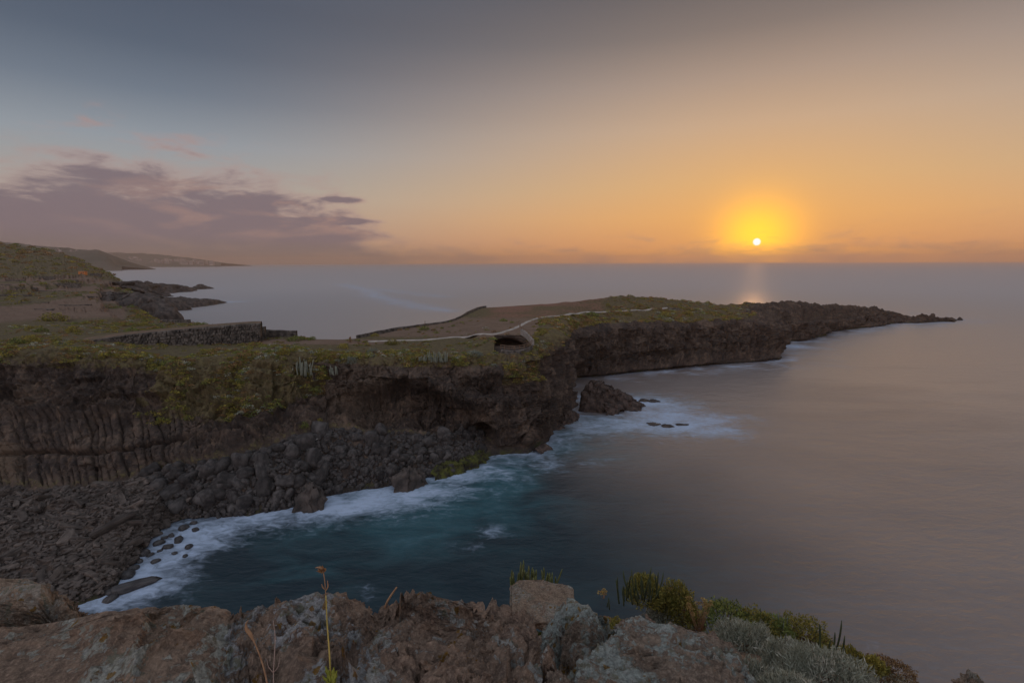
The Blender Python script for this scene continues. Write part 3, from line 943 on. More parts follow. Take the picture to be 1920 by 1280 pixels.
ridge('shore_rock', [sp(1050, 797, 0.5, 1.2), sp(1064, 788, 2.4, 1.8), sp(1080, 780, 0.6, 1.4)], 'wedge of brown rock between the buttress and the sea stack', 'rock', seed=43, nu=60, nv=36, mat=M_STACK)
ridge('shore_rock', [sp(1005, 850, 0.6, 1.0), sp(1022, 841, 0.9, 1.2), sp(1034, 840, 0.2, 0.8)], 'small pale ledge rock at the toe of the fluted buttress', 'rock', seed=45, nu=30, nv=22, mat=M_STACK)
ridge('shore_rock', [sp(560, 948, 2.2, 2.0), sp(590, 944, 3.0, 2.4), sp(608, 940, 1.6, 1.6)], 'black wet rock jutting into the surf below the boulder slope', 'rock', seed=47, nu=46, nv=30)
ridge('shore_rock', [sp(735, 916, 1.6, 1.6), sp(765, 910, 2.6, 2.0), sp(793, 902, 1.4, 1.5)], 'wet brown ledge with a trickle of white water running off', 'rock', seed=48, nu=46, nv=30)
ridge('shore_rock', [sp(808, 896, 0.6, 1.2), sp(832, 888, 1.7, 1.7), sp(862, 880, 1.5, 1.7), sp(905, 858, 1.6, 1.5)], 'long mossy green ledge washed by surf beside the sea cave', 'rock', seed=49, nu=70, nv=30,
      mat=mat_simple('mossy_rock', (0.030, 0.026, 0.022), (0.10, 0.105, 0.022), 0.9, 0.85, 'World', 0.8, 0.4))

# ------------------------------------------------------------------ far coast across the bay
M_FARHILL = mat_simple('far_hill', (0.08, 0.085, 0.065), (0.14, 0.125, 0.10), 0.004, 0.95, 'World', 0.3, 4)


def far_range(name, sil, D, depth, label, seed, amp):
    s = np.array(sil, float)
    xs = np.linspace(s[0, 0], s[-1, 0], 140)
    ys = np.interp(xs, s[:, 0], s[:, 1])
    crest = PY(xs, ys, D)
    rows = []
    for w in np.linspace(0, 1, 26):
        dy = -depth * w
        k = 1 - w ** 1.5
        sc = (D + dy) / D
        rows.append(np.stack([crest[:, 0] * sc, crest[:, 1] * sc, np.maximum(crest[:, 2], 0) * k - 4 * w], -1))
    back = rows[0].copy()
    back[:, 1] += depth
    back[:, 2] = -10
    A = np.array([back] + rows).transpose(1, 0, 2)
    A[:, 1:, 2] += fbm(A[:, 1:] / amp / 6, 5, seed, 0.55, True) * amp * np.clip(A[:, 1:, 2] / 60, 0, 1)
    me = mesh_np(name, A, grid_faces(A.shape[0], A.shape[1]))
    return link(name, me, M_FARHILL, kind='structure', label=label, cat='hill')


FARH = far_range('hills', [(-260, 452), (0, 455), (40, 460), (90, 465), (130, 468), (160, 470), (185, 470), (200, 478), (210, 487), (218, 496), (228, 500)], 3000, 420,
                 'dark hazy headland with a steep sea cliff far along the coast', 61, 16)
FART = far_range('hills', [(-300, 474), (0, 474), (180, 474), (260, 475.5), (300, 478.5), (350, 484), (390, 489.5), (414, 494)], 6500, 1100,
                 'long hazy slope carrying the town across the bay', 63, 14)

# ------------------------------------------------------------------ sea
FOAM = [  # px, py, half size across (m), along (m), foam, milk
    (1130, 745, 13, 8, 0.55, 0.6), (1190, 755, 19, 10, 0.66, 0.7), (1250, 775, 18, 9, 0.66, 0.5), (1295, 800, 14, 8, 0.62, 0.3), (1210, 795, 18, 8, 0.60, 0.8), (1120, 795, 14, 8, 0.62, 0.9),
    (1060, 810, 9, 6, 0.45, 0.9), (1075, 840, 11, 7, 0.30, 0.8), (1040, 865, 9, 6, 0.28, 0.5), (960, 862, 6, 4, 0.50, 0.9), (945, 885, 6, 5, 0.40, 1.0), (930, 905, 8, 7, 0.12, 0.9),
    (880, 890, 5, 4, 0.45, 0.8), (860, 905, 5, 4, 0.40, 0.7), (790, 925, 8, 6, 0.55, 0.9), (700, 938, 10, 5, 0.62, 0.8), (650, 942, 9, 4.5, 0.68, 0.7), (600, 960, 9, 4, 0.52, 0.5),
    (560, 968, 6, 2, 0.35, 0.3), (420, 985, 8, 3.5, 0.55, 0.5), (360, 1000, 7, 5, 0.62, 0.5), (335, 1030, 7, 6, 0.60, 0.4), (300, 1065, 7, 6, 0.58, 0.4), (260, 1100, 7, 6, 0.58, 0.4), (225, 1120, 6, 5, 0.55, 0.3),
    (920, 995, 2.2, 2.4, 0.44, 0.2), (930, 1003, 3.0, 1.2, 0.30, 0.1), (883, 1022, 2.4, 1.5, 0.28, 0.1), (690, 1110, 1.4, 2.4, 0.20, 0.0), (780, 975, 12, 8, 0.08, 0.8), (600, 1050, 12, 6, 0.0, 0.5), (860, 950, 12, 9, 0.10, 0.85), (640, 985, 14, 6, 0.1, 0.6),
    (1490, 650, 11, 7, 0.7, 0.4), (1620, 622, 18, 6, 0.35, 0.2), (1690, 611, 18, 7, 0.4, 0.1), (1250, 697, 14, 3, 0.55, 0.2), (1370, 687, 14, 2.5, 0.45, 0.1), (1150, 704, 10, 3, 0.3, 0.1),
    (1640, 1225, 1.2, 2.2, 0.22, 0.0), (1690, 1243, 2.2, 0.9, 0.26, 0.0), (1740, 588, 30, 10, 0.25, 0),
    (430, 566, 22, 14, 0.6, 0.2), (470, 560, 50, 12, 0.25, 0), (400, 583, 45, 8, 0.3, 0), (330, 600, 20, 6, 0.4, 0.2), (290, 592, 12, 6, 0.5, 0.2), (330, 552, 20, 12, 0.45, 0), (410, 541, 40, 25, 0.35, 0)]


def build_sea():
    az = np.concatenate([np.linspace(-180, -56, 40, endpoint=False), np.linspace(-56, 56, 420, endpoint=False), np.linspace(56, 180, 41)])
    rr = np.concatenate([np.linspace(3, 40, 10, endpoint=False), np.geomspace(40, 420, 190, endpoint=False), np.geomspace(420, 1500, 60, endpoint=False), np.geomspace(1500, 15000, 40)])
    a = np.radians(az)
    V = np.stack([np.sin(a)[:, None] * rr, np.cos(a)[:, None] * rr, 0 * a[:, None] * rr], -1)
    P = V.reshape(-1, 3)
    foam = np.zeros(len(P))
    milk = np.zeros(len(P))
    near = (P[:, 1] > 20) & (np.abs(np.degrees(np.arctan2(P[:, 0], P[:, 1]))) < 56)
    idx = np.where(near)[0]
    Q = P[idx]
    wl = G['water'][::2, :2]
    d = np.full(len(Q), 1e9)
    for k in range(0, len(wl), 60):
        c = wl[k:k + 60]
        d = np.minimum(d, np.sqrt(((Q[:, None, :2] - c[None]) ** 2).sum(-1)).min(1))
    dist = np.linalg.norm(Q[:, :2], axis=1)
    wob = fbm(Q / 11.0, 4, 5)
    wid = np.clip(dist / 90, 0.6, 3.0) * (4.8 + 3.4 * wob)
    f = 0.60 * np.exp(-np.maximum(d - 0.3, 0) / np.maximum(wid, 0.5))
    mk = 0.34 * np.exp(-d / (8 + 4 * wob))
    for px, py, a1, b1, fo, mi in FOAM:
        c = PZ(px, py, 0.0)
        u = c[:2] / np.linalg.norm(c[:2])
        r = Q[:, :2] - c[:2]
        al = r @ u
        ac = r @ np.array([-u[1], u[0]])
        e = np.exp(-((ac / a1) ** 2 + (al / b1) ** 2) * (1 + 0.5 * wob))
        f = np.maximum(f, fo * e) + 0.25 * fo * e
        mk = np.maximum(mk, mi * np.exp(-((ac / (1.4 * a1)) ** 2 + (al / (1.4 * b1)) ** 2)))
    # long pale slick curling out in the bay
    sl = [(640, 532), (690, 545), (705, 555), (760, 570), (830, 582)]
    sl2 = [(690, 540), (760, 548), (830, 556)]
    for poly, wdt, st in ((sl, 20, 0.60), (sl2, 22, 0.46)):
        pts = PZ(np.array([p[0] for p in poly], float), np.array([p[1] for p in poly], float), 0.0)[:, :2]
        tt = np.linspace(0, len(pts) - 1, 60)
        pp = np.stack([np.interp(tt, np.arange(len(pts)), pts[:, i]) for i in (0, 1)], -1)
        dd = np.sqrt(((Q[:, None, :2] - pp[None]) ** 2).sum(-1)).min(1)
        f = np.maximum(f, st * np.exp(-(dd / wdt) ** 2))
    foam[idx] = np.clip(f, 0, 1.1)
    milk[idx] = np.clip(mk, 0, 1)
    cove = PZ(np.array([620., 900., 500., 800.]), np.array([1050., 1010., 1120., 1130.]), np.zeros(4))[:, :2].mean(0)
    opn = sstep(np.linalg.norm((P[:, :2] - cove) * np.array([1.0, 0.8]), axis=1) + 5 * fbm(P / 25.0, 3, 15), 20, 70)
    Fq = grid_faces(len(az), len(rr))
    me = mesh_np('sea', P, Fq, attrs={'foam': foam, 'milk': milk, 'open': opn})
    return link('sea', me, M_SEA, kind='structure', label='silky long exposure sea with blue foam along the rocks', cat='sea')


SEA = build_sea()

# ------------------------------------------------------------------ foreground clifftop
def lip_y(X):
    return 2.75 + 3.75 * sstep(X, -0.15, 1.5) - 0.9 * sstep(X, 5.5, 8.0)


def gz(X, Y):
    X = np.asarray(X, float)
    Y = np.asarray(Y, float)
    sl = 0.60 + 0.055 * np.clip(X, 0, 7) + 0.16 * np.clip(X - 4.6, 0, 4)
    z = H - 1.55 - np.maximum(Y - 1.5, 0) * sl
    z = z - 0.9 * np.maximum(X / np.maximum(Y, 1.2) - 0.72, 0) * np.clip(Y, 0, 9)
    P = np.stack([X, Y, 0 * X], -1)
    z = z + 0.07 * fbm(P / 0.9, 4, 91) + 0.02 * fbm(P / 0.15, 3, 92)
    L = lip_y(X)
    return z - np.maximum(Y - L, 0) * 3.2


def fhit(px, py, default_Y=6.0):
    d = rays(px, py)
    for Y in np.arange(1.3, 9.0, 0.03):
        p = np.array([0, 0, H]) + d * (Y / d[1])
        if p[2] <= gz(p[0], Y):
            return p
    return PY(px, py, default_Y)


def build_ground():
    xs = np.linspace(-9, 13, 260)
    v = np.concatenate([np.linspace(-7, 1.0, 30, endpoint=False), np.linspace(1.0, 9.0, 190), [12.0, 16.0]])
    X, Y = np.meshgrid(xs, v, indexing='ij')
    Zz = gz(X, Y)
    Zz = np.maximum(Zz, -2.0)
    A = np.stack([X, Y, Zz], -1)
    me = mesh_np('ground', A, grid_faces(*X.shape))
    m, t = new_mat('clifftop_earth')
    P = t.n('ShaderNodeNewGeometry').outputs['Position']
    a = t.noise(P, 2.5, 6, 0.6)
    b = t.noise(P, 22.0, 6, 0.65)
    c = t.mix(t.smooth(a, 0.35, 0.65), (0.20, 0.13, 0.085), (0.30, 0.19, 0.12))
    c = t.mix(t.smooth(b, 0.45, 0.65), c, (0.13, 0.085, 0.055))
    c = t.mix(t.smooth(t.noise(P, 60.0, 3, 0.6), 0.6, 0.7), c, (0.36, 0.27, 0.17))
    finish(t, c, 0.95, b, 0.9, 0.04, 0.15)
    return link('ground', me, m, kind='structure', label='brown earth slope of the near clifftop', cat='ground')


GROUND = build_ground()

CS_BIG = cube_sphere(84)
CS_MID = cube_sphere(46)
M_RK_TAN = mat_rock('tan_rock', (0.50, 0.36, 0.25), (0.66, 0.48, 0.345), (0.20, 0.142, 0.105), 0.35, -0.3, (0.720, 0.614, 0.496))
M_RK_BROWN = mat_rock('brown_rock', (0.420, 0.295, 0.210), (0.600, 0.427, 0.305), (0.168, 0.122, 0.093), 0.40, -0.1, (0.720, 0.720, 0.614))
M_RK_LICH = mat_rock('lichen_rock', (0.396, 0.281, 0.203), (0.552, 0.392, 0.282), (0.150, 0.110, 0.087), 0.50, 0.30, (0.708, 0.720, 0.720))
M_RK_GREY = mat_rock('grey_green_rock', (0.396, 0.298, 0.220), (0.564, 0.433, 0.322), (0.163, 0.126, 0.099), 0.62, 0.25, (0.652, 0.718, 0.653))
M_RK_ROUGH = mat_rock('rough_rock', (0.396, 0.278, 0.201), (0.564, 0.398, 0.288), (0.156, 0.113, 0.088), 0.28, 0.2, (0.720, 0.720, 0.667))


def rock(outline, Yb, depth, zb_py, mat, label, seed, amp=0.05, sc=0.22, ex=0.5, tilt=0.05, strata=0.0, mid=False, name='rock', crack=0.5):
    """a weathered rock whose back top edge follows the given sight lines at Yb metres"""
    o = np.array(outline, float)
    o[:, 1] -= 8 if not mid else 3
    top = PY(o[:, 0], o[:, 1], Yb)
    x0, x1 = top[0, 0], top[-1, 0]
    xm, xr = 0.5 * (x0 + x1), 0.5 * (x1 - x0)
    zb = PY(o[:, 0].mean(), zb_py, Yb - depth * 0.7)[2] - 0.05
    V, Fq = (CS_MID if mid else CS_BIG)
    D = V.copy()
    Q = np.sign(V) * np.abs(V) ** ex
    Q /= np.maximum(1.0, (np.abs(Q) ** 9).sum(1)[:, None] ** (1 / 9))
    gq = np.random.default_rng(seed)
    for _c in range(14):                                   # broken facets
        nrm = gq.normal(size=3)
        nrm[2] = abs(nrm[2]) * 0.8
        nrm /= np.linalg.norm(nrm)
        lim = 0.80 + 0.22 * gq.random()
        Q = Q - np.maximum(Q @ nrm - lim, 0)[:, None] * nrm
    yy = Q[:, 1]
    Y = Yb - depth / 2 + depth / 2 * yy
    Xb = xm + xr * Q[:, 0]
    zt = np.interp(Xb, top[:, 0], top[:, 2])
    X = Xb * (0.25 + 0.75 * Y / Yb)                        # narrower towards the front
    Zc = zb + (zt - zb) * (Q[:, 2] + 1) / 2 - tilt * (1 - yy) * np.clip(Q[:, 2] + 0.6, 0, 1)
    A = np.stack([X, Y, Zc], -1)
    W_ = A + 0.10 * sc * np.stack([fbm(A / sc, 3, seed + 1), fbm(A / sc, 3, seed + 2), fbm(A / sc, 3, seed + 3)], -1)
    d = fbm(W_ / sc, 5, seed, 0.55) * 0.8 + fbm(W_ / (sc * 0.45), 4, seed + 7, 0.6) * 0.45
    w1, w2, wid = worley(W_ / (sc * 0.9), seed + 4)
    e1 = fbm(W_ / (sc * 0.8), 3, seed + 30) * 3.2
    d = d + 0.55 * (np.floor(e1) + sstep(e1 - np.floor(e1), 0.75, 1.0)) / 3.2
    d = d + crack * ((wid - 0.5) * 0.9 - 0.55 * np.exp(-((w2 - w1) / 0.06) ** 2))
    if strata:
        q = (A[:, 2] + 0.12 * A[:, 0] + 0.03 * fbm(A / 0.3, 3, seed + 6)) / 0.055
        d = d + strata * (sstep(q - np.floor(q), 0.0, 0.8) - 0.5)
    k1, k2, kid = worley(A / (sc * 0.30) + 0.3 * fbm(A / (sc * 0.3), 2, seed + 20)[:, None], seed + 18)
    d = d + 0.55 * (0.45 - k1) + 0.30 * (kid - 0.5) * sstep(k2 - k1, 0.0, 0.2) + 0.40 * fbm(A / (sc * 0.13), 3, seed + 12, 0.7)
    for cs, cd_, ck in ((1.6, 1.9, 0.030), (0.8, 1.0, 0.040)):            # open cracks
        cl_ = fbm(W_ / (sc * cs) + cs * 31.0, 3, seed + 40, 0.5)
        d = d - cd_ * np.exp(-(cl_ / ck) ** 2) * sstep(fbm(A / (sc * 1.5), 2, seed + 44), -0.25, 0.15)
    NN = np.sign(Q) * np.abs(Q) ** 3 / np.array([xr, depth / 2, 0.5 * (zt - zb).mean()])
    NN /= np.linalg.norm(NN, axis=1)[:, None] + 1e-9
    NN = 0.75 * NN + 0.25 * D
    A = A + NN * (amp * 1.15 * d)[:, None]
    cen = np.array([xm, Yb - depth / 2, zb])
    me = mesh_np(name, A - cen, Fq, False)
    return link(name, me, mat, label=label, cat='rock', loc=cen)


rock([(-140, 1034), (0, 1042), (80, 1046), (98, 1056), (104, 1072), (150, 1072), (205, 1086), (232, 1104)], 2.45, 0.42, 1330, M_RK_TAN,
     'tan pebbly rock block at the left edge, with a flat ledge on top', 101, 0.06, 0.14, 0.35, 0.03, 0.35)
rock([(-160, 1262), (40, 1222), (120, 1180), (185, 1138), (232, 1122), (300, 1118), (380, 1110), (425, 1112), (446, 1120)], 1.98, 0.75, 1340, M_RK_BROWN,
     'long smooth brown slab with wavy ridges and pale lichen on its right end', 103, 0.045, 0.30, 0.38, 0.07, 0.30, crack=0.2)
rock([(420, 1122), (440, 1114), (500, 1106), (560, 1096), (575, 1090), (640, 1104), (680, 1126), (700, 1140), (722, 1144)], 2.02, 0.8, 1320, M_RK_LICH,
     'rock with blue grey lichen and orange patches behind the tall dry stalk', 105, 0.05, 0.17, 0.45, 0.06, crack=0.6)
rock([(664, 1160), (740, 1147), (770, 1118), (800, 1114), (830, 1130), (870, 1134), (925, 1131), (960, 1150), (1000, 1178), (1020, 1200)], 2.05, 0.85, 1320, M_RK_ROUGH,
     'rough dark brown rock in the middle of the foreground', 107, 0.06, 0.15, 0.5, 0.07, crack=0.7)
rock([(972, 1180), (1005, 1150), (1045, 1112), (1072, 1096), (1102, 1098), (1130, 1124), (1160, 1144), (1205, 1168)], 2.30, 0.7, 1310, M_RK_GREY,
     'peaked grey rock, the highest of the lichen rocks right of centre', 109, 0.055, 0.16, 0.55, 0.10, crack=0.7)
rock([(1050, 1190), (1115, 1170), (1150, 1163), (1185, 1160), (1225, 1175), (1262, 1202), (1300, 1234), (1350, 1274), (1390, 1300)], 1.95, 0.7, 1330, M_RK_GREY,
     'broad rock with a big grey green lichen patch sloping down to the right', 111, 0.045, 0.19, 0.5, 0.08, crack=0.4)
rock([(1142, 1146), (1160, 1128), (1174, 1127), (1192, 1144), (1218, 1152), (1240, 1190), (1290, 1226), (1340, 1262), (1390, 1292)], 2.7, 0.7, 1290, M_RK_ROUGH,
     'narrow brown rock ridge running down behind the lichen rocks', 113, 0.06, 0.17, 0.55, 0.05, crack=0.8)
rock([(956, 1117), (985, 1110), (1030, 1105), (1066, 1107), (1080, 1112)], 4.3, 0.6, 1132, M_RK_TAN,
     'flat topped slab lit orange by the sun in front of the candelabra spurge', 115, 0.028, 0.2, 0.2, 0.0, 0.7, mid=True)
rock([(404, 1215), (412, 1202), (430, 1199), (444, 1208), (447, 1225)], 1.74, 0.12, 1290, M_RK_GREY, 'small grey stone wedged in the gap between two big rocks', 117, 0.015, 0.08, 0.6, 0.02, mid=True)
rock([(1006, 1226), (1016, 1204), (1028, 1188), (1040, 1204), (1049, 1228)], 1.78, 0.14, 1270, M_RK_ROUGH, 'small pointed stone standing upright among the lichen rocks', 119, 0.018, 0.07, 0.7, 0.02, mid=True)
rock([(964, 1262), (976, 1246), (986, 1241), (1000, 1252), (1012, 1272)], 1.62, 0.14, 1310, M_RK_BROWN, 'brown gabled stone at the bottom edge below the pointed stone', 121, 0.015, 0.08, 0.55, 0.02, mid=True)
rock([(1008, 1262), (1024, 1245), (1050, 1243), (1072, 1256), (1084, 1275)], 1.66, 0.16, 1310, M_RK_GREY, 'knobbly pale lichen stone at the bottom edge, right of the gabled stone', 123, 0.02, 0.06, 0.6, 0.02, mid=True)
rock([(1082, 1272), (1092, 1258), (1112, 1255), (1126, 1262), (1132, 1280)], 1.60, 0.14, 1310, M_RK_BROWN, 'rounded brown stone at the bottom edge below the broad lichen rock', 125, 0.015, 0.08, 0.6, 0.02, mid=True)
rock([(1122, 1270), (1134, 1256), (1152, 1254), (1162, 1262), (1168, 1280)], 1.62, 0.14, 1310, M_RK_LICH, 'small stone with an orange lichen patch at the bottom edge', 127, 0.015, 0.08, 0.6, 0.02, mid=True)
rock([(1768, 1296), (1790, 1268), (1812, 1256), (1834, 1262), (1852, 1292)], 3.6, 0.45, 1330, M_RK_TAN, 'tan rock tip poking up alone in the bottom right corner', 129, 0.05, 0.14, 0.7, 0.03, 0.3, mid=True)
rock([(700, 1240), (730, 1222), (790, 1214), (850, 1222), (900, 1245), (930, 1280)], 1.72, 0.5, 1320, M_RK_ROUGH, 'low rough rock at the bottom edge in front of the dark brown one', 131, 0.05, 0.12, 0.6, 0.05, mid=True)

# ------------------------------------------------------------------ plants
OLIVE = [(0.176, 0.176, 0.047), (0.257, 0.23, 0.061), (0.324, 0.27, 0.068), (0.121, 0.128, 0.041)]
GREEN = [(0.135, 0.176, 0.054), (0.203, 0.243, 0.074), (0.284, 0.297, 0.081), (0.095, 0.121, 0.041)]
YELLOW = [(0.351, 0.297, 0.068), (0.446, 0.365, 0.081), (0.27, 0.243, 0.068), (0.189, 0.176, 0.054)]
SILVER = [(0.35, 0.362, 0.275), (0.45, 0.463, 0.362), (0.25, 0.263, 0.2), (0.525, 0.512, 0.413)]
BROWN = [(0.324, 0.189, 0.081), (0.243, 0.142, 0.068), (0.405, 0.257, 0.115), (0.162, 0.108, 0.054)]


PALEBLUE = [(0.21, 0.235, 0.19), (0.27, 0.29, 0.235), (0.17, 0.185, 0.145)]


def leaves(n, r, h, ll, lw, pal, seed, up=0.4, shell=0.5, lump=0.35):
    g = np.random.default_rng(seed)
    d = g.normal(size=(n, 3))
    d[:, 2] = np.abs(d[:, 2]) * 0.9 + 0.02
    d /= np.linalg.norm(d, axis=1)[:, None]
    lm = 1 + lump * fbm(d * 2.3 + seed * 3.1, 3, seed)
    rad = (shell + (1 - shell) * g.random(n) ** 0.5) * lm
    C = d * rad[:, None] * np.array([r, r, h])
    ax = d * (1 - up) + np.array([0, 0, 1.0]) * up + g.normal(size=(n, 3)) * 0.45
    ax /= np.linalg.norm(ax, axis=1)[:, None]
    sd = np.cross(ax, g.normal(size=(n, 3)))
    sd /= np.linalg.norm(sd, axis=1)[:, None] + 1e-9
    L = ll * (0.6 + 0.8 * g.random(n))[:, None]
    Wd = lw * (0.6 + 0.8 * g.random(n))[:, None]
    V = np.stack([C - ax * L * 0.5, C + sd * Wd * 0.5, C + ax * L * 0.5, C - sd * Wd * 0.5], 1)
    Fq = np.arange(n * 4).reshape(n, 4)
    pal = np.array(pal)
    clump = fbm(C / (0.5 * r) + 11, 2, seed + 5)
    k = np.clip(((clump * 0.5 + 0.5) * len(pal) + g.normal(size=n) * 0.7).astype(int), 0, len(pal) - 1)
    T = np.repeat(pal[k] * (0.8 + 0.4 * g.random(n))[:, None], 4, axis=0)
    return V.reshape(-1, 3), Fq, T


def bush_parts(r, h, seed, nstem=7):
    g = np.random.default_rng(seed + 999)
    parts = []
    for k in range(nstem):
        a = g.random() * 6.28
        e = np.array([math.cos(a) * r * 0.6 * g.random(), math.sin(a) * r * 0.6 * g.random(), h * (0.5 + 0.3 * g.random())])
        pts = [np.zeros(3), e * 0.45 + np.array([0, 0, 0.05 * h]), e]
        parts.append(tube(pts, [0.03 * r + 0.004, 0.02 * r + 0.003, 0.006 * r + 0.001], 4))
    return parts


def bush(loc, r, h, pal, label, seed, n=2200, ll=0.05, lw=0.012, up=0.4, name='shrub', cat='shrub', shell=0.5, group=None, lump=0.35):
    o = link(name, None, label=label, cat=cat, loc=loc, group=group)
    V, Fq, T = leaves(n, r, h, ll, lw, pal, seed, up, shell, lump)
    link('foliage', mesh_np('foliage', V, Fq, True, {'tint': T}), M_LEAF, o)
    link('stem', build_poly('stem', bush_parts(r, h, seed)), M_WOOD, o)
    return o


FG = [  # px, base py, width px, height px, palette, label, leaf length, leaf width
    (1243, 1186, 62, 52, SILVER, 'small silvery shrub tucked behind the narrow rock ridge', .045, .007, 3000),
    (1392, 1250, 100, 66, SILVER, 'large silvery feathery shrub, upper left of the silvery cluster', .06, .008, 5200),
    (1482, 1284, 92, 64, SILVER, 'silvery feathery shrub, second of the cluster from the left', .06, .008, 4600),
    (1408, 1316, 105, 54, SILVER, 'low silvery shrub at the bottom edge below the large silvery one', .05, .008, 4000),
    (1558, 1322, 140, 66, SILVER, 'widest silvery shrub at the bottom edge of the slope', .055, .008, 6000),
    (1655, 1316, 90, 40, SILVER, 'rightmost low silvery shrub at the bottom edge', .05, .008, 2600),
    (1490, 1344, 105, 52, SILVER, 'silvery shrub cut by the bottom edge between two wider ones', .05, .008, 3600),
    (1318, 1262, 56, 32, SILVER, 'little pale shrub at the foot of the rock ridge', .04, .007, 1600),
    (1208, 1138, 66, 50, OLIVE, 'rounded olive shrub beside the dark candelabra stems', .035, .012, 2600),
    (1247, 1146, 40, 34, OLIVE, 'dull olive shrub leaning at the cliff edge behind the rounded one', .035, .012, 1500),
    (1272, 1172, 62, 62, OLIVE, 'tall olive shrub above the small silvery one', .035, .012, 2800),
    (1290, 1192, 50, 40, BROWN, 'rusty brown shrub below the tall olive one', .03, .01, 1800),
    (1362, 1200, 96, 52, GREEN, 'mossy green cushion shrub along the cliff edge', .03, .012, 2800),
    (1414, 1212, 78, 52, OLIVE, 'olive shrub right of the mossy green cushion', .03, .012, 2200),
    (1450, 1216, 70, 48, GREEN, 'green shrub in front of the pale candelabra stems', .03, .012, 2000),
    (1502, 1230, 86, 54, OLIVE, 'olive shrub at the edge right of the pale stems', .03, .012, 2400),
    (1490, 1222, 44, 30, BROWN, 'brown twiggy shrub amid the olive ones', .03, .009, 1300),
    (1532, 1244, 62, 38, BROWN, 'low rust coloured shrub above the widest silvery shrub', .03, .009, 1500),
    (1350, 1272, 62, 40, BROWN, 'orange brown dry shrub left of the bottom silvery shrub', .035, .009, 1800),
    (1598, 1252, 40, 26, YELLOW, 'bright yellow green plant at the cliff edge', .05, .02, 520),
    (1636, 1262, 36, 22, YELLOW, 'second bright yellow green plant, farther down the edge', .05, .02, 460),
    (1672, 1274, 60, 22, BROWN, 'flat brown shrub at the lower right end of the edge', .03, .009, 1400),
    (912, 1146, 46, 30, YELLOW, 'yellowish dry shrub just behind the middle rock', .03, .01, 1500),
    (842, 1146, 34, 18, BROWN, 'small orange brown tuft on the rim of the middle rock', .03, .008, 900),
    (962, 1152, 60, 24, GREEN, 'low bright green shrub left of the orange lit slab', .03, .012, 1600),
    (1004, 1156, 52, 38, GREEN, 'green shrub in front of the orange lit slab', .03, .012, 2000),
    (1112, 1116, 34, 24, OLIVE, 'small olive shrub peeping over the peaked rock', .03, .012, 1000),
    (1072, 1106, 20, 14, YELLOW, 'tiny yellow tuft at the right end of the orange lit slab', .03, .010, 500),
    (1130, 1136, 26, 14, OLIVE, 'tiny olive tuft in the notch right of the peaked rock', .03, .012, 500),
    (1158, 1158, 64, 40, OLIVE, 'olive shrub filling the gap left of the dark candelabra stems', .03, .012, 2000),
    (1176, 1176, 54, 34, BROWN, 'brown dry shrub in the gap below the dark candelabra stems', .03, .009, 1500),
    (1136, 1166, 44, 30, GREEN, 'green shrub right behind the peaked rock', .03, .012, 1400),
    (950, 1136, 30, 22, BROWN, 'dry straw coloured tuft between the yellowish shrub and the slab', .04, .006, 700),
]
for i, (px, py, wpx, hpx, pal, lab, ll, lw, n) in enumerate(FG):
    if px < 1180:
        b = PY(px, py, 3.9 if px < 1040 else (4.3 if py < 1150 else 3.6))
        b[2] = min(b[2], max(gz(b[0], b[1]), b[2] - 0.3))
    else:
        b = fhit(px, py - 0.3 * wpx, 6.2)
    hpx = max(0.35 * hpx, (hpx - 0.25 * wpx) / 0.8)
    mpp = np.linalg.norm(b - np.array([0, 0, H])) / F / 1.08
    r = 0.5 * wpx * mpp * 1.05
    h = hpx * mpp * 1.05
    kk = max(0.6, min(1.3, mpp / 0.0058))
    bush(b - np.array([0, 0, 0.02]), r, h, pal, lab, 300 + i, int(n * 1.2), ll * kk, lw * kk, 0.55 if pal is SILVER else 0.35, shell=0.35 if pal is SILVER else 0.5)

M_SPURGE = mat_simple('spurge_stem', (0.13, 0.15, 0.055), (0.24, 0.24, 0.095), 9, 0.7, 'Object', 0.2, 0.02, 0.2)
M_SPURGED = mat_simple('spurge_stem_dark', (0.055, 0.07, 0.035), (0.10, 0.115, 0.05), 9, 0.7, 'Object', 0.2, 0.02, 0.2)
M_SPURGEP = mat_simple('spurge_stem_pale', (0.20, 0.22, 0.17), (0.30, 0.31, 0.24), 9, 0.75, 'Object', 0.2, 0.02, 0.2)


def spurge_stem_mesh(h, r, seed):
    g = np.random.default_rng(seed)
    n = 7
    t = np.linspace(0, 1, n)
    bend = g.normal(size=2) * 0.05 * h
    base = g.normal(size=2) * 0.10 * h
    pts = np.stack([base[0] * (1 - (1 - t) ** 2) + bend[0] * t ** 2, base[1] * (1 - (1 - t) ** 2) + bend[1] * t ** 2, h * t], -1)
    rad = r * np.array([0.8, 1, 1.05, 1, 1.0, 0.9, 0.35])
    V, Fq = tube(pts, rad, 10)
    k = np.arange(70) % 10
    cen = np.repeat(pts, 10, 0)
    V[:70] = cen + (V[:70] - cen) * np.where(k % 2 == 0, 1.1, 0.72)[:, None]      # five ribs
    return build_poly('stem', [(V, Fq)])


def spurge(loc, tops, hgt, r, label, seed, mat=None, group=None, spread=0.4):
    """tops: offsets (x, y, relative height) of the upright stems"""
    o = link('candelabra_spurge', None, label=label, cat='spurge', loc=loc, group=group)
    for i, (x, y, k) in enumerate(tops):
        link('stem', spurge_stem_mesh(hgt * k, r * (0.85 + 0.3 * random.random()), seed + i), mat or M_SPURGE, o, loc=(x, y, 0))
    return o


def rtops(n, w, d, lo, hi, seed):
    g = np.random.default_rng(seed)
    return [(w * (i / (n - 1) - 0.5) + g.normal() * 0.02 * w, d * (g.random() - 0.5), lo + (hi - lo) * g.random()) for i in range(n)]


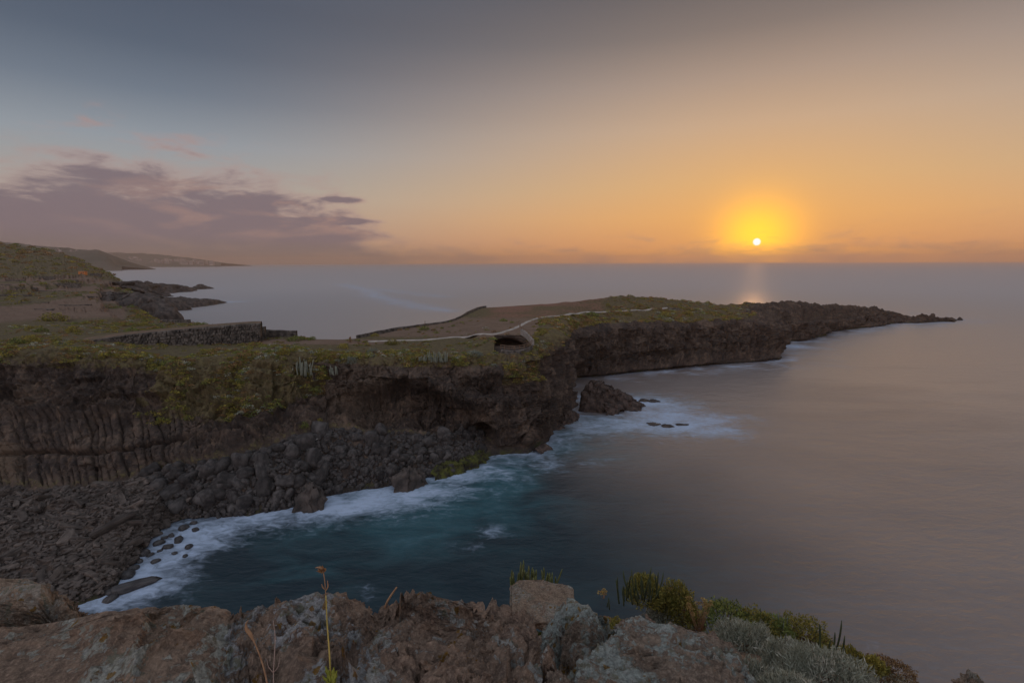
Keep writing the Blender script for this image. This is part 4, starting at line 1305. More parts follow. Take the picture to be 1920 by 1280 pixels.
b = PY(1000, 1108, 4.75)
big = rtops(36, 0.44, 0.22, 0.5, 0.72, 1)
big[6] = (big[6][0], 0.03, 1.0); big[7] = (big[7][0], 0, .9); big[9] = (big[9][0], 0, .88); big[10] = (big[10][0], 0, .84); big[13] = (big[13][0], 0, .9); big[3] = (big[3][0], 0, .72)
spurge(b, big, 0.32, 0.010, 'yellow green candelabra spurge clump standing behind the orange lit slab', 500)
b = fhit(1190, 1128, 5.5)
spurge(b, rtops(16, 0.38, 0.15, 0.4, 0.8, 2) + [(0.02, 0, 1.0)], 0.44, 0.009, 'dark candelabra spurge stems left of the rounded olive shrub', 540, M_SPURGED)
b = fhit(1222, 1122, 5.8)
spurge(b, [(-.03, 0, 1.0), (0.04, 0, .85), (0.06, .02, .9), (.09, 0, .75)], 0.42, 0.009, 'few dark candelabra stems rising out of the rounded olive shrub', 560, M_SPURGED)
b = fhit(1450, 1196, 6.2)
spurge(b, rtops(15, 0.44, 0.2, 0.5, 1.0, 3), 0.36, 0.007, 'pale grey candelabra stems at the cliff edge behind the green shrub', 570, M_SPURGEP)
b = fhit(1530, 1215, 6.2)
spurge(b, rtops(5, 0.16, 0.1, 0.5, 1.0, 4), 0.34, 0.007, 'little group of pale candelabra stems right of the olive shrubs', 585, M_SPURGEP)
b = fhit(1560, 1236, 6.2)
spurge(b, rtops(6, 0.16, 0.1, 0.45, 1.0, 5), 0.32, 0.007, 'dark candelabra stems lowest down the cliff edge', 590, M_SPURGED)
b = PY(1143, 1142, 2.9)
spurge(b, [(0, 0, 1), (-.012, .02, .4)], 0.085, 0.0036, 'single dark candelabra stem beside the peaked rock', 600, M_SPURGED)

M_DRY = mat_simple('dry_stalk', (0.30, 0.17, 0.095), (0.42, 0.25, 0.14), 30, 0.9, 'Object', 0.3, 0.003)
M_STRAW = mat_simple('yellow_stalk', (0.46, 0.36, 0.08), (0.58, 0.44, 0.12), 30, 0.8, 'Object', 0.2, 0.003)
M_PALESTEM = mat_simple('pale_twig', (0.38, 0.27, 0.22), (0.48, 0.36, 0.30), 30, 0.9, 'Object', 0.3, 0.003)
M_NEWLEAF = mat_simple('fresh_leaf', (0.24, 0.27, 0.04), (0.36, 0.38, 0.07), 40, 0.7, 'Object', 0.3, 0.003)


def pix_tube(pts, rad, Y, origin, sides=7):
    P = np.array([PY(a, b_, Y + dy) for a, b_, dy in pts]) - origin
    tq = np.linspace(0, len(P) - 1, len(P) * 4)
    Pq = pchip(np.arange(len(P), dtype=float), P, tq)
    rq = np.interp(tq, np.arange(len(P)), rad)
    return tube(Pq, rq, sides)


# tall yellow stalk with a withered flower head
base = PY(621, 1292, 1.42)
st = link('dry_stalk', None, label='tall yellow stalk with a withered brown flower head and green leaf at its base', cat='plant', loc=base)
link('stem', build_poly('stem', [pix_tube([(621, 1292, 0), (618, 1230, 0.02), (613, 1160, 0.05), (611, 1115, 0.06)], [0.0026, 0.0024, 0.002, 0.0016], 1.42, base)]), M_STRAW, st)
link('stem', build_poly('stem', [pix_tube([(611, 1115, 0.06), (609, 1090, 0.065), (606, 1070, 0.07)], [0.0016, 0.0014, 0.0016], 1.42, base),
                                 pix_tube([(611, 1107, 0.06), (615, 1098, 0.06), (614, 1088, 0.06)], [0.0012, 0.0024, 0.001], 1.42, base),
                                 pix_tube([(610, 1105, 0.06), (605, 1100, 0.06), (603, 1094, 0.06)], [0.001, 0.0022, 0.001], 1.42, base)]), M_DRY, st)
hd = PY(606, 1068, 1.49) - base
V, Fq, T = leaves(46, 0.009, 0.012, 0.016, 0.006, [(0.42, 0.22, 0.10), (0.52, 0.30, 0.14), (0.30, 0.15, 0.08)], 71, 0.5)
V[:, 0] -= 0.003
link('flower_head', mesh_np('flower_head', V + hd - np.array([0, 0, 0.004]), Fq, True, {'tint': T}), M_LEAF, st)
link('flower_head', build_poly('petal', [pix_tube([(605, 1066, 0.07), (597, 1063, 0.07), (591, 1064, 0.07)], [0.003, 0.0026, 0.0008], 1.42, base)]), M_DRY, st)


def leaf_blade(p0, p1, wid, origin, lobes=3):
    """a lobed leaf with thickness"""
    p0 = np.array(p0)
    p1 = np.array(p1)
    ax = p1 - p0
    sd = np.cross(ax, np.array([0, 1.0, 0.2]))
    sd /= np.linalg.norm(sd)
    nrm = np.cross(sd, ax)
    nrm /= np.linalg.norm(nrm)
    t = np.linspace(0, 1, 13)
    w = wid * np.sin(np.pi * np.clip(t, 0.02, 0.98)) ** 0.7 * (0.75 + 0.25 * np.cos(t * lobes * 2 * np.pi))
    c = p0 + ax * t[:, None] + nrm * (0.25 * wid * np.sin(t * 3))[:, None]
    th = 0.0006
    V = np.concatenate([c - sd * w[:, None] + nrm * 0.15 * w[:, None], c + nrm * th, c + sd * w[:, None] + nrm * 0.15 * w[:, None],
                        c - nrm * th]) - origin
    n = 13
    Fq = []
    for i in range(n - 1):
        for a, b_ in ((0, 1), (1, 2), (2, 3), (3, 0)):
            Fq.append((a * n + i, b_ * n + i, b_ * n + i + 1, a * n + i + 1))
    return V, Fq


for (x0, y0, x1, y1, w) in ((620, 1284, 610, 1248, 0.010), (622, 1284, 626, 1250, 0.010), (620, 1290, 604, 1266, 0.009), (622, 1290, 632, 1256, 0.008)):
    link('leaf', build_poly('leaf', [leaf_blade(PY(x0, y0, 1.41), PY(x1, y1, 1.40), w, base)]), M_NEWLEAF, st)

base = PY(505, 1292, 1.45)
st = link('dry_stalk', None, label='bent dry brown stalk with a curled bud end, left of the tall stalk', cat='plant', loc=base)
link('stem', build_poly('stem', [pix_tube([(503, 1292, 0), (497, 1262, 0.02), (487, 1228, 0.04), (474, 1196, 0.05)], [0.003, 0.0026, 0.0022, 0.0022], 1.45, base)]), M_DRY, st)
link('bud', build_poly('bud', [pix_tube([(475, 1200, 0.05), (469, 1188, 0.05), (462, 1178, 0.05), (461, 1170, 0.05), (466, 1161, 0.05)], [0.003, 0.0062, 0.0058, 0.0024, 0.0009], 1.45, base)]), M_DRY, st)
base = PY(513, 1292, 1.5)
st = link('dry_stalk', None, label='thin pale forked twig between the bent stalk and the tall stalk', cat='plant', loc=base)
link('stem', build_poly('stem', [pix_tube([(513, 1292, 0), (513, 1256, 0.02), (516, 1200, 0.05), (512, 1162, 0.07)], [0.0018, 0.0016, 0.0014, 0.0008], 1.5, base)]), M_PALESTEM, st)
link('twig', build_poly('twig', [pix_tube([(512, 1260, 0.02), (504, 1250, 0.02), (500, 1234, 0.03)], [0.0013, 0.0011, 0.0006], 1.5, base)]), M_PALESTEM, st)
link('twig', build_poly('twig', [pix_tube([(513, 1260, 0.02), (522, 1248, 0.02), (525, 1232, 0.03)], [0.0013, 0.0011, 0.0006], 1.5, base)]), M_PALESTEM, st)
base = PY(718, 1150, 2.02)
st = link('dry_sprig', None, label='reddish dry succulent sprig leaning right between two foreground rocks', cat='plant', loc=base)
link('stem', build_poly('stem', [pix_tube([(718, 1152, 0), (724, 1132, 0), (733, 1116, 0), (744, 1100, 0)], [0.004, 0.005, 0.0048, 0.003], 2.02, base)]), M_DRY, st)
link('branch', build_poly('branch', [pix_tube([(722, 1146, 0), (732, 1136, 0), (743, 1129, 0)], [0.004, 0.0045, 0.002], 2.02, base)]), M_DRY, st)
link('branch', build_poly('branch', [pix_tube([(720, 1143, 0.03), (724, 1132, 0.03), (727, 1122, 0.03)], [0.003, 0.0035, 0.002], 2.02, base)]), M_DRY, st)
base = PY(742, 1156, 2.02)
st = link('dry_sprig', None, label='short green and red sprig right of the leaning reddish one', cat='plant', loc=base)
for k, (x1, y1, mt) in enumerate(((740, 1136, M_NEWLEAF), (746, 1137, M_NEWLEAF), (750, 1134, M_DRY), (736, 1140, M_DRY))):
    link('stem', build_poly('stem', [pix_tube([(742, 1158, 0), (742 + (x1 - 742) * .6, 1146, 0.01 * k), (x1, y1, 0.01 * k)], [0.0025, 0.003, 0.0012], 2.02, base)]), mt, st)
base = PY(690, 1160, 1.98)
st = link('dry_sprig', None, label='small dry bud stem on the right shoulder of the blue lichen rock', cat='plant', loc=base)
link('stem', build_poly('stem', [pix_tube([(694, 1164, 0), (692, 1148, 0), (692, 1136, 0)], [0.002, 0.0026, 0.0022], 1.98, base)]), M_DRY, st)


def umbels(px0, px1, pyb, Y, n, hp, label, seed):
    g = np.random.default_rng(seed)
    base = PY(0.5 * (px0 + px1), pyb, Y)
    o = link('dried_flowers', None, label=label, cat='plant', loc=base)
    for k in range(n):
        px = px0 + (px1 - px0) * g.random()
        top = pyb - hp * (0.5 + 0.5 * g.random())
        tp = PY(px, top, Y + 0.1 * g.random()) - base
        e = tube([np.array([0.2 * tp[0], 0, 0]), tp * np.array([.7, .5, .55]), tp], [0.0022, 0.0018, 0.0012], 4)
        link('stem', build_poly('stem', [e]), M_DRY, o)
        V, Fq, T = leaves(34, 0.028, 0.016, 0.016, 0.012, [(0.45, 0.32, 0.11), (0.56, 0.42, 0.17), (0.36, 0.22, 0.08)], seed + k, 0.2)
        link('flower_head', mesh_np('flower_head', V + tp, Fq, True, {'tint': T}), M_LEAF, o)
    return o


umbels(1288, 1334, 1182, 5.6, 24, 62, 'cluster of dried golden flower heads at the cliff edge', 811)
umbels(1124, 1138, 1122, 4.4, 4, 18, 'two or three dried golden flower heads right of the peaked rock', 841)
umbels(1332, 1346, 1216, 5.4, 6, 34, 'dried straw flower heads over the bare earth patch', 861)
umbels(1250, 1264, 1122, 6.2, 4, 20, 'fine dried umbels sticking up behind the dull olive shrub', 881)

# ------------------------------------------------------------------ boulders and column fragments on the shore
def lump(seed, n=3, box=False):
    V, Fq = cube_sphere(n)
    g = np.random.default_rng(seed)
    if box:
        Q = np.sign(V) * np.abs(V) ** 0.42
        k = 5
        for _i in range(k):                      # shear off corners
            nrm = g.normal(size=3)
            nrm /= np.linalg.norm(nrm)
            d = Q @ nrm
            lim = 0.78 + 0.2 * g.random()
            Q -= np.maximum(d - lim, 0)[:, None] * nrm
        Q += 0.05 * g.normal(size=Q.shape)
        return Q, Fq
    Q = np.sign(V) * np.abs(V) ** 0.8
    Q *= (1 + 0.28 * fbm(V * 1.3 + seed * 5.7, 3, seed))[:, None]
    for _i in range(4):
        nrm = g.normal(size=3)
        nrm /= np.linalg.norm(nrm)
        Q -= np.maximum(Q @ nrm - 0.78, 0)[:, None] * nrm * 0.9
    return Q, Fq


def rot_random(g, flat=False):
    a = g.random() * 6.283
    if flat:
        return (g.normal() * 0.28, g.normal() * 0.28, a)
    return (g.random() * 6.28, g.random() * 6.28, a)


def euler_np(r):
    from mathutils import Euler
    return np.array(Euler(r).to_matrix())


def scatter_idx(mask, n, g):
    w = mask.ravel().astype(float)
    return g.choice(w.size, size=n, p=w / w.sum(), replace=False)


def shore(kind, n_big, n_small, mask, size_big, size_small, meshes, mat, name, label, group, stuff_name, stuff_label, cat, seed, aspect):
    g = np.random.default_rng(seed)
    A = G['A'].reshape(-1, 3)
    N = G['N'].reshape(-1, 3)
    datas = []
    pxs = (520, 710) if kind == 'round' else (90, 210)
    for k, (V, Fq) in enumerate(meshes):
        me = mesh_np(name, V, Fq, kind == 'round')
        me.materials.append(mat if kind == 'round' else M_SLAB_TOP)
        datas.append(me)
    for i in scatter_idx(mask, n_big, g):
        r = size_big[0] + (size_big[1] - size_big[0]) * g.random() ** 2.2
        sc = r * np.array([aspect[0] * (0.7 + 0.6 * g.random()), aspect[1] * (0.8 + 0.4 * g.random()), aspect[2] * (0.8 + 0.4 * g.random())])
        p = A[i] + N[i] * 0.25 * r * min(aspect)
        third = 'left' if G['px'].ravel()[i] < pxs[0] else ('middle' if G['px'].ravel()[i] < pxs[1] else 'right')
        lev = 'close to the surf' if G['row'].ravel()[i] > 8.1 else 'high up by the cliff foot'
        lab = '%s %s, %s part, %s' % ('large' if r > size_big[0] + 0.22 * (size_big[1] - size_big[0]) else 'smaller', label, third, lev)
        link(name, datas[g.integers(len(datas))], label=lab, cat=cat, group=group, loc=p, rot=rot_random(g, kind != 'round'), scale=sc)
    vs, fs, off = [], [], 0
    for i in scatter_idx(mask, n_small, g):
        V, Fq = meshes[g.integers(len(meshes))]
        r = size_small[0] + (size_small[1] - size_small[0]) * g.random() ** 2
        sc = r * np.array([aspect[0] * (0.7 + 0.6 * g.random()), aspect[1] * (0.8 + 0.4 * g.random()), aspect[2] * (0.8 + 0.4 * g.random())])
        vs.append((V * sc) @ euler_np(rot_random(g, kind != 'round')).T + A[i] + N[i] * 0.15 * r)
        fs.append(Fq + off)
        off += len(V)
    me = mesh_np(stuff_name, np.vstack(vs), np.vstack(fs), kind == 'round')
    link(stuff_name, me, mat, label=stuff_label, cat='rubble', kind='stuff')


BM = (G['row'] > 7.12) & (G['row'] < 8.97) & (G['A'][..., 2] > 0.1)
edge = 330 + 40 * np.sin(G['py'] / 30)
shore('round', 290, 2600, BM & (G['px'] > edge - 20) & (G['px'] < 905), (0.45, 1.5), (0.16, 0.55), [lump(900 + k) for k in range(4)] + [lump(920 + k, 3, True) for k in range(4)], M_BOULDER, 'boulder',
      'dark boulder of the boulder slope', 'rounded boulders below the cliff', 'boulder_rubble',
      'smaller dark stones filling the boulder slope', 'boulder', 5, (1.0, 0.95, 0.8))
shore('slab', 290, 3400, BM & (G['px'] > -70) & (G['px'] < edge + 20), (0.38, 0.95), (0.16, 0.42), [lump(950 + k, 3, True) for k in range(7)], M_SLAB, 'column_fragment',
      'angular column fragment on the left beach', 'fallen column fragments on the left beach', 'beach_rubble',
      'broken basalt rubble covering the left beach', 'boulder', 6, (1.75, 0.62, 0.5))

# wet stones standing in the surf of the left beach
SURF = [(364, 980, .55), (344, 990, .8), (366, 993, .6), (297, 1018, .8), (335, 1013, .8), (316, 1025, .7), (354, 1025, .6), (269, 1037, .9), (291, 1052, .6), (230, 1065, .7), (251, 1065, .7),
        (347, 1042, .4), (327, 1037, .4), (281, 1040, .5), (322, 1004, .5), (309, 1008, .45), (240, 1078, 1.0), (209, 1110, .8), (206, 1123, .8), (226, 1105, .5), (300, 1032, .35), (262, 1052, .5)]
wet = mat_simple('wet_boulder', (0.045, 0.042, 0.042), (0.09, 0.085, 0.082), 1.6, 0.45, 'Object', 0.5, 0.1, 0.25)
mes = []
for k in range(5):
    V, Fq = lump(980 + k, 4)
    me = mesh_np('wet_boulder', V, Fq, True)
    me.materials.append(wet)
    mes.append(me)
for i, (px, py, r) in enumerate(SURF):
    p = PZ(px, py, 0.05)
    link('wet_boulder', mes[i % 5], label='dark wet stone standing in the surf of the left beach', cat='boulder', group='wet stones in the surf', loc=p, rot=(0.2, 0.1, i * 1.3), scale=(r * 0.95, r * 0.7, r * 0.55))
p = PZ(258, 1096, 0.25)
link('column_fragment', mesh_np('column_fragment', *lump(991, 4, True)), wet, label='long fallen column lying half in the surf, nearest the foreground rocks', cat='boulder', loc=p, rot=(0, 0.1, 0.75), scale=(2.3, 0.55, 0.5))
p = hit(216, 990)
link('column_fragment', mesh_np('column_fragment', *lump(992, 4, True)), M_SLAB, label='longest fallen basalt column lying diagonally on the left beach', cat='boulder', loc=p + Vector((0, 0, 0.6)), rot=(0, -0.25, 0.9), scale=(2.6, 0.55, 0.5))
p = hit(147, 946)
link('column_fragment', mesh_np('column_fragment', *lump(993, 4, True)), M_SLAB, label='straight fallen column below the two tiers of standing columns', cat='boulder', loc=p + Vector((0, 0, 0.5)), rot=(0, 0.2, -0.5), scale=(1.7, 0.4, 0.36))
p = hit(246, 986)
link('column_fragment', mesh_np('column_fragment', *lump(994, 4, True)), M_SLAB, label='pale topped fallen column pointing towards the surf', cat='boulder', loc=p + Vector((0, 0, 0.5)), rot=(0, 0, 0.1), scale=(1.6, 0.36, 0.34))
V, Fq = tube(np.array([[0, 0, 0], [0.5, -0.2, -0.5], [0.95, -0.4, -1.1]]), [0.09, 0.08, 0.07], 6)
M_DRIFT = mat_simple('driftwood', (0.50, 0.46, 0.42), (0.62, 0.58, 0.54), 3, 0.9)
p = hit(506, 842)
if p:
    link('driftwood', build_poly('driftwood', [(V, Fq)]), M_DRIFT, label='pale driftwood pole at the foot of the slope below the reddish rock', cat='driftwood', loc=p + Vector((0, -0.6, 0.5)))
p = hit(594, 829)
V, Fq = tube(np.array([[0, 0, 0], [0.2, -0.1, 0.25], [0.5, -0.1, 0.42]]), [0.06, 0.06, 0.04], 6)
if p:
    link('driftwood', build_poly('driftwood', [(V, Fq)]), M_DRIFT, label='short pale driftwood stick high among the boulders', cat='driftwood', loc=p + Vector((0, -0.6, 0.5)))

# ------------------------------------------------------------------ path, walls, shelter
def drape(pix, width, name, mat, label, lift=0.12, cat='path'):
    pts = []
    for a, b_ in pix:
        h_ = hit(a, b_)
        if h_ is not None:
            pts.append(np.array(h_))
    pts = np.array(pts)
    t = np.concatenate([[0], np.cumsum(np.linalg.norm(np.diff(pts[:, :2], axis=0), axis=1))])
    q = pchip(t, pts, np.arange(0, t[-1], 0.8))
    tg = np.gradient(q[:, :2], axis=0)
    tg /= np.linalg.norm(tg, axis=1)[:, None]
    nr = np.stack([-tg[:, 1], tg[:, 0]], -1)
    A = np.zeros((len(q), 5, 3))
    for j, v in enumerate(np.linspace(-1, 1, 5)):
        A[:, j, :2] = q[:, :2] + nr * v * width / 2 * (1 + 0.35 * fbm(q / 3.0 + v, 3, 9))[:, None]
    for i in range(len(q)):
        zs = [ground_z(A[i, j, 0], A[i, j, 1], q[i, 2]) for j in range(5)]
        A[i, :, 2] = max(zs)
    k = np.ones(5) / 5
    zz = np.convolve(np.pad(A[:, 2, 2], 2, mode='edge'), k, mode='valid')
    A[:, :, 2] = zz[:, None] + lift
    A[:, 0, 2] -= 0.3
    A[:, 4, 2] -= 0.3
    me = mesh_np(name, A, grid_faces(len(q), 5))
    return link(name, me, mat, label=label, cat=cat, kind='structure')


drape([(690, 640), (760, 638), (800, 637), (860, 632), (920, 627), (955, 619), (975, 611), (990, 603), (1005, 598), (1050, 592), (1090, 586.5), (1130, 585), (1175, 583), (1216, 580.5), (1250, 579)], 1.45, 'path', M_PATH,
      'pale footpath winding across the headland past the cave shelter')


def stones_on(face, nx, nz, jitter, seed, out, th=0.22):
    """face(u, v) -> point; joined small stones proud of a wall face"""
    g = np.random.default_rng(seed)
    vs, fs, off = [], [], 0
    base, Fq = cube_sphere(2)
    base = np.sign(base) * np.abs(base) ** 0.6
    for j in range(nz):
        for i in range(nx):
            u = (i + 0.5 * (j % 2) + g.normal() * jitter) / nx
            v = (j + 0.5 + g.normal() * jitter * 0.6) / nz
            if u < 0 or u > 1:
                continue
            p = face(u, v)
            pu = face(min(u + 0.5 / nx, 1), v) - face(max(u - 0.5 / nx, 0), v)
            pv = face(u, min(v + 0.5 / nz, 1)) - face(u, max(v - 0.5 / nz, 0))
            s_ = 0.42 + 0.16 * g.random(2)
            b_ = base @ euler_np((0, 0, 0)).T
            vs.append(p + b_[:, :1] * pu * s_[0] + b_[:, 2:] * pv * s_[1] + b_[:, 1:2] * np.array(out) * th * (0.6 + 0.8 * g.random()))
            fs.append(Fq + off)
            off += len(base)
    return mesh_np('stones', np.vstack(vs), np.vstack(fs), False)


def interp2(tab, u, col):
    t = np.array(tab, float)
    return np.interp(u, np.linspace(0, 1, len(t)), t[:, col])


WALL = [(82, 648, 652, 106), (130, 644, 656, 107), (180, 636, 662, 107.5), (232, 628, 664, 108), (290, 622, 664, 108.5), (350, 616.5, 662, 109), (410, 611, 660, 109.5), (455, 607.5, 654, 110), (488, 606.5, 650, 110.5)]


def wall_point(u, v):
    px, top, bot, Y = (interp2(WALL, u, c) for c in range(4))
    a = PY(px, bot, Y)
    b_ = PY(px, top, Y)
    return a * (1 - v) + b_ * v


w = link('stone_wall', None, label='long dry stone retaining wall of dark lava stones below the terraced field', cat='wall', loc=(0, 0, 0), kind='thing')
us = np.linspace(0, 1, 60)
front = np.array([[wall_point(u, v) for v in (0, 1)] for u in us])
cap = front[:, 1] + np.array([0, 0.8, 0.0])
back = front[:, 0] + np.array([0, 0.8, 0])
A = np.stack([front[:, 0], front[:, 1], cap, back], 1)
A[..., 1] += 0.15
link('core', mesh_np('core', A, np.vstack([grid_faces(60, 4), [[236, 237, 238, 239]], [[3, 2, 1, 0]]])), M_STONE, w)
o = link('stones', stones_on(wall_point, 92, 8, 0.22, 3, (0, -1, 0)), M_STONE, w, kind='stuff')
# the field held up behind it
rows = []
for k, (dy, dz) in enumerate(((0.6, -0.12), (2, -0.05), (4, -0.1), (6.5, -0.25), (9, -0.5), (11, -7))):
    r = front[:, 1].copy()
    r[:, 1] += dy
    r[:, 0] *= (1 + dy / 110 * 0.9)
    r[:, 2] += dz
    rows.append(r)
A = np.array(rows).transpose(1, 0, 2)
A[:, 1:5, 2] += 0.12 * fbm(A[:, 1:5] / 3.0, 3, 5)
M_FIELD = mat_simple('terrace_soil', (0.13, 0.10, 0.055), (0.22, 0.14, 0.095), 0.35, 0.95, 'World', 0.4, 0.1)
link('terrace_field', mesh_np('terrace_field', A, grid_faces(60, 6)), M_FIELD, label='brown ploughed field on the terrace above the long stone wall', cat='field', kind='structure')


def low_wall(pix, hgt, th, label, seed, mat=None, ns=(40, 3), name='stone_wall'):
    """pix: (px, py, Y) along the foot"""
    P = np.array([PY(a, b_, c) for a, b_, c in pix])
    tt = np.linspace(0, 1, len(P))
    u = np.linspace(0, 1, 4 * len(P))
    q = np.stack([np.interp(u, tt, P[:, i]) for i in range(3)], -1)
    q[:, 2] += 0.12 * fbm(q / 2.0, 2, seed)
    A = np.stack([q + [0, 0, -0.8], q + [0, 0, hgt], q + [0, th, hgt], q + [0, th, -0.8]], 1)
    n = len(q)
    o = link(name, None, label=label, cat='wall', kind='thing')
    link('core', mesh_np('core', A, np.vstack([grid_faces(n, 4), [[4 * n - 4, 4 * n - 3, 4 * n - 2, 4 * n - 1]], [[3, 2, 1, 0]]])), mat or M_STONE, o)

    def fc(uu, v):
        b_ = np.array([np.interp(uu, u, q[:, i]) for i in range(3)])
        return b_ + np.array([0, 0, -0.4 + v * (hgt + 0.42)])
    link('stones', stones_on(fc, ns[0], ns[1], 0.2, seed, (0, -1, 0), 0.12), mat or M_STONE, o, kind='stuff')
    return o


low_wall([(478, 632, 113), (488, 632, 113.5), (497, 631, 114)], 2.3, 0.8, 'short stone wall stub just behind the right end of the long wall', 11, ns=(6, 5))
low_wall([(499, 632, 117), (525, 633, 117.5), (556, 634, 118)], 1.7, 0.7, 'low stone wall right of the long wall, half hidden by green shrubs', 12, ns=(22, 4))
low_wall([(668, 634, 119), (685, 631, 122), (702, 627, 126.5), (735, 620.5, 134), (790, 613, 141), (835, 607, 146), (850, 603, 149), (868, 594, 158), (882, 586, 167), (897, 579.5, 178), (912, 577, 182)], 0.75, 0.5,
         'low dark boundary wall following the seaward edge of the headland', 13, ns=(110, 2))
low_wall([(300, 606, 172), (330, 606, 168), (356, 606, 165)], 1.2, 0.6, 'low far wall at the seaward edge of the brown terrace field', 14, ns=(26, 3))
low_wall([(1254, 585, 199), (1265, 585, 198.5), (1274, 585, 198)], 1.5, 1.2, 'small dark stone hut at the far end of the pale path', 15, ns=(8, 4), name='stone_hut')

# cave shelter beside the path: retaining wall, floor, rail, stair parapet
SH = [(939, 655, 102.2), (950, 657, 101.4), (965, 657.5, 101), (980, 655.5, 101.2), (991, 652, 102), (999, 646, 103.4)]
P = np.array([PY(*q) for q in SH])
u = np.linspace(0, 1, 24)
q = np.stack([np.interp(u, np.linspace(0, 1, len(P)), P[:, i]) for i in range(3)], -1)
w = link('shelter_wall', None, label='curved stone retaining wall under the cave shelter by the path', cat='wall', kind='thing')
A = np.stack([q + [0, 0, -3.2], q, q + [0, 0.5, 0], q + [0, 0.5, -3.2]], 1)
link('core', mesh_np('core', A, grid_faces(24, 4)), M_STONE, w)
link('stones', stones_on(lambda uu, v: np.array([np.interp(uu, u, q[:, i]) for i in range(3)]) + np.array([0, 0, -2.9 + 2.85 * v]), 22, 9, 0.2, 21, (0, -1, 0), 0.12), M_STONE, w, kind='stuff')
r_ = link('wooden_railing', None, label='wooden post and rail fence along the edge of the cave shelter', cat='railing')
for i in range(0, 24, 3):
    link('post', build_poly('post', [tube([q[i] + [0, 0.25, -0.05], q[i] + [0, 0.25, 0.6], q[i] + [0, 0.25, 1.0]], [0.07, 0.065, 0.06], 6)]), M_WOOD, r_)
for hh in (0.5, 0.93):
    link('rail', build_poly('rail', [tube(q + [0, 0.22, hh], 0.055, 5)]), M_WOOD, r_)
SP = np.array([PY(976, 617, 111), PY(984, 622, 109.2), PY(991, 629, 107), PY(998, 637, 104.6)])
u2 = np.linspace(0, 1, 12)
q2 = np.stack([np.interp(u2, np.linspace(0, 1, 4), SP[:, i]) for i in range(3)], -1)
st = link('stair_parapet', None, label='pale rendered parapet of the stair descending from the path to the shelter', cat='wall', kind='thing')
M_REND = mat_simple('pale_render', (0.26, 0.23, 0.20), (0.36, 0.32, 0.28), 0.8, 0.9, 'World', 0.3, 0.05)
A = np.stack([q2 + [0, 0, -1.2], q2 + [0, 0, 0.0], q2 + [0.4, 0.1, 0.0], q2 + [0.4, 0.1, -1.2]], 1)
link('wall', mesh_np('wall', A, np.vstack([grid_faces(12, 4), [[44, 45, 46, 47]], [[3, 2, 1, 0]]]), False), M_REND, st)
link('handrail', build_poly('handrail', [tube(q2 + [0.2, 0, 0.55], 0.05, 5)]), M_WOOD, st)
for i in range(0, 12, 2):
    link('post', build_poly('post', [tube([q2[i] + [0.2, 0, -0.1], q2[i] + [0.2, 0, 0.25], q2[i] + [0.2, 0, 0.6]], [0.05, 0.05, 0.05], 5)]), M_WOOD, st)


def post(px, py, hgt, r, label, plate=False):
    p = hit(px, py)
    if p is None:
        p = Vector(PY(px, py, 140))
    o = link('marker_post', None, label=label, cat='post', loc=p)
    link('pole', build_poly('pole', [tube([[0, 0, -0.3], [0, 0, hgt * 0.5], [0.02, 0, hgt]], [r, r, r * 0.8], 6)]), M_WOOD, o)
    link('cap', build_poly('cap', [tube([[0.02, 0, hgt - 0.02], [0.02, 0, hgt + 0.06]], [r * 1.5, r * 1.1], 6)]), M_WOOD, o)
    if plate:
        V = np.array([[-.25, -.09, hgt * .6], [.25, -.09, hgt * .6], [.25, -.09, hgt * .9], [-.25, -.09, hgt * .9], [-.25, -.05, hgt * .6], [.25, -.05, hgt * .6], [.25, -.05, hgt * .9], [-.25, -.05, hgt * .9]])
        link('panel', build_poly('panel', [(V, [(0, 1, 2, 3), (4, 7, 6, 5), (0, 4, 5, 1), (1, 5, 6, 2), (2, 6, 7, 3), (3, 7, 4, 0)])], False), M_WOOD, o)
    return o


post(797, 612, 1.5, 0.08, 'thin marker post standing alone beside the seaward wall')
post(657, 642, 1.3, 0.10, 'short wooden trail post where the brown track meets the pale path', True)
post(975, 613, 1.0, 0.12, 'wooden post at the top of the shelter stair')

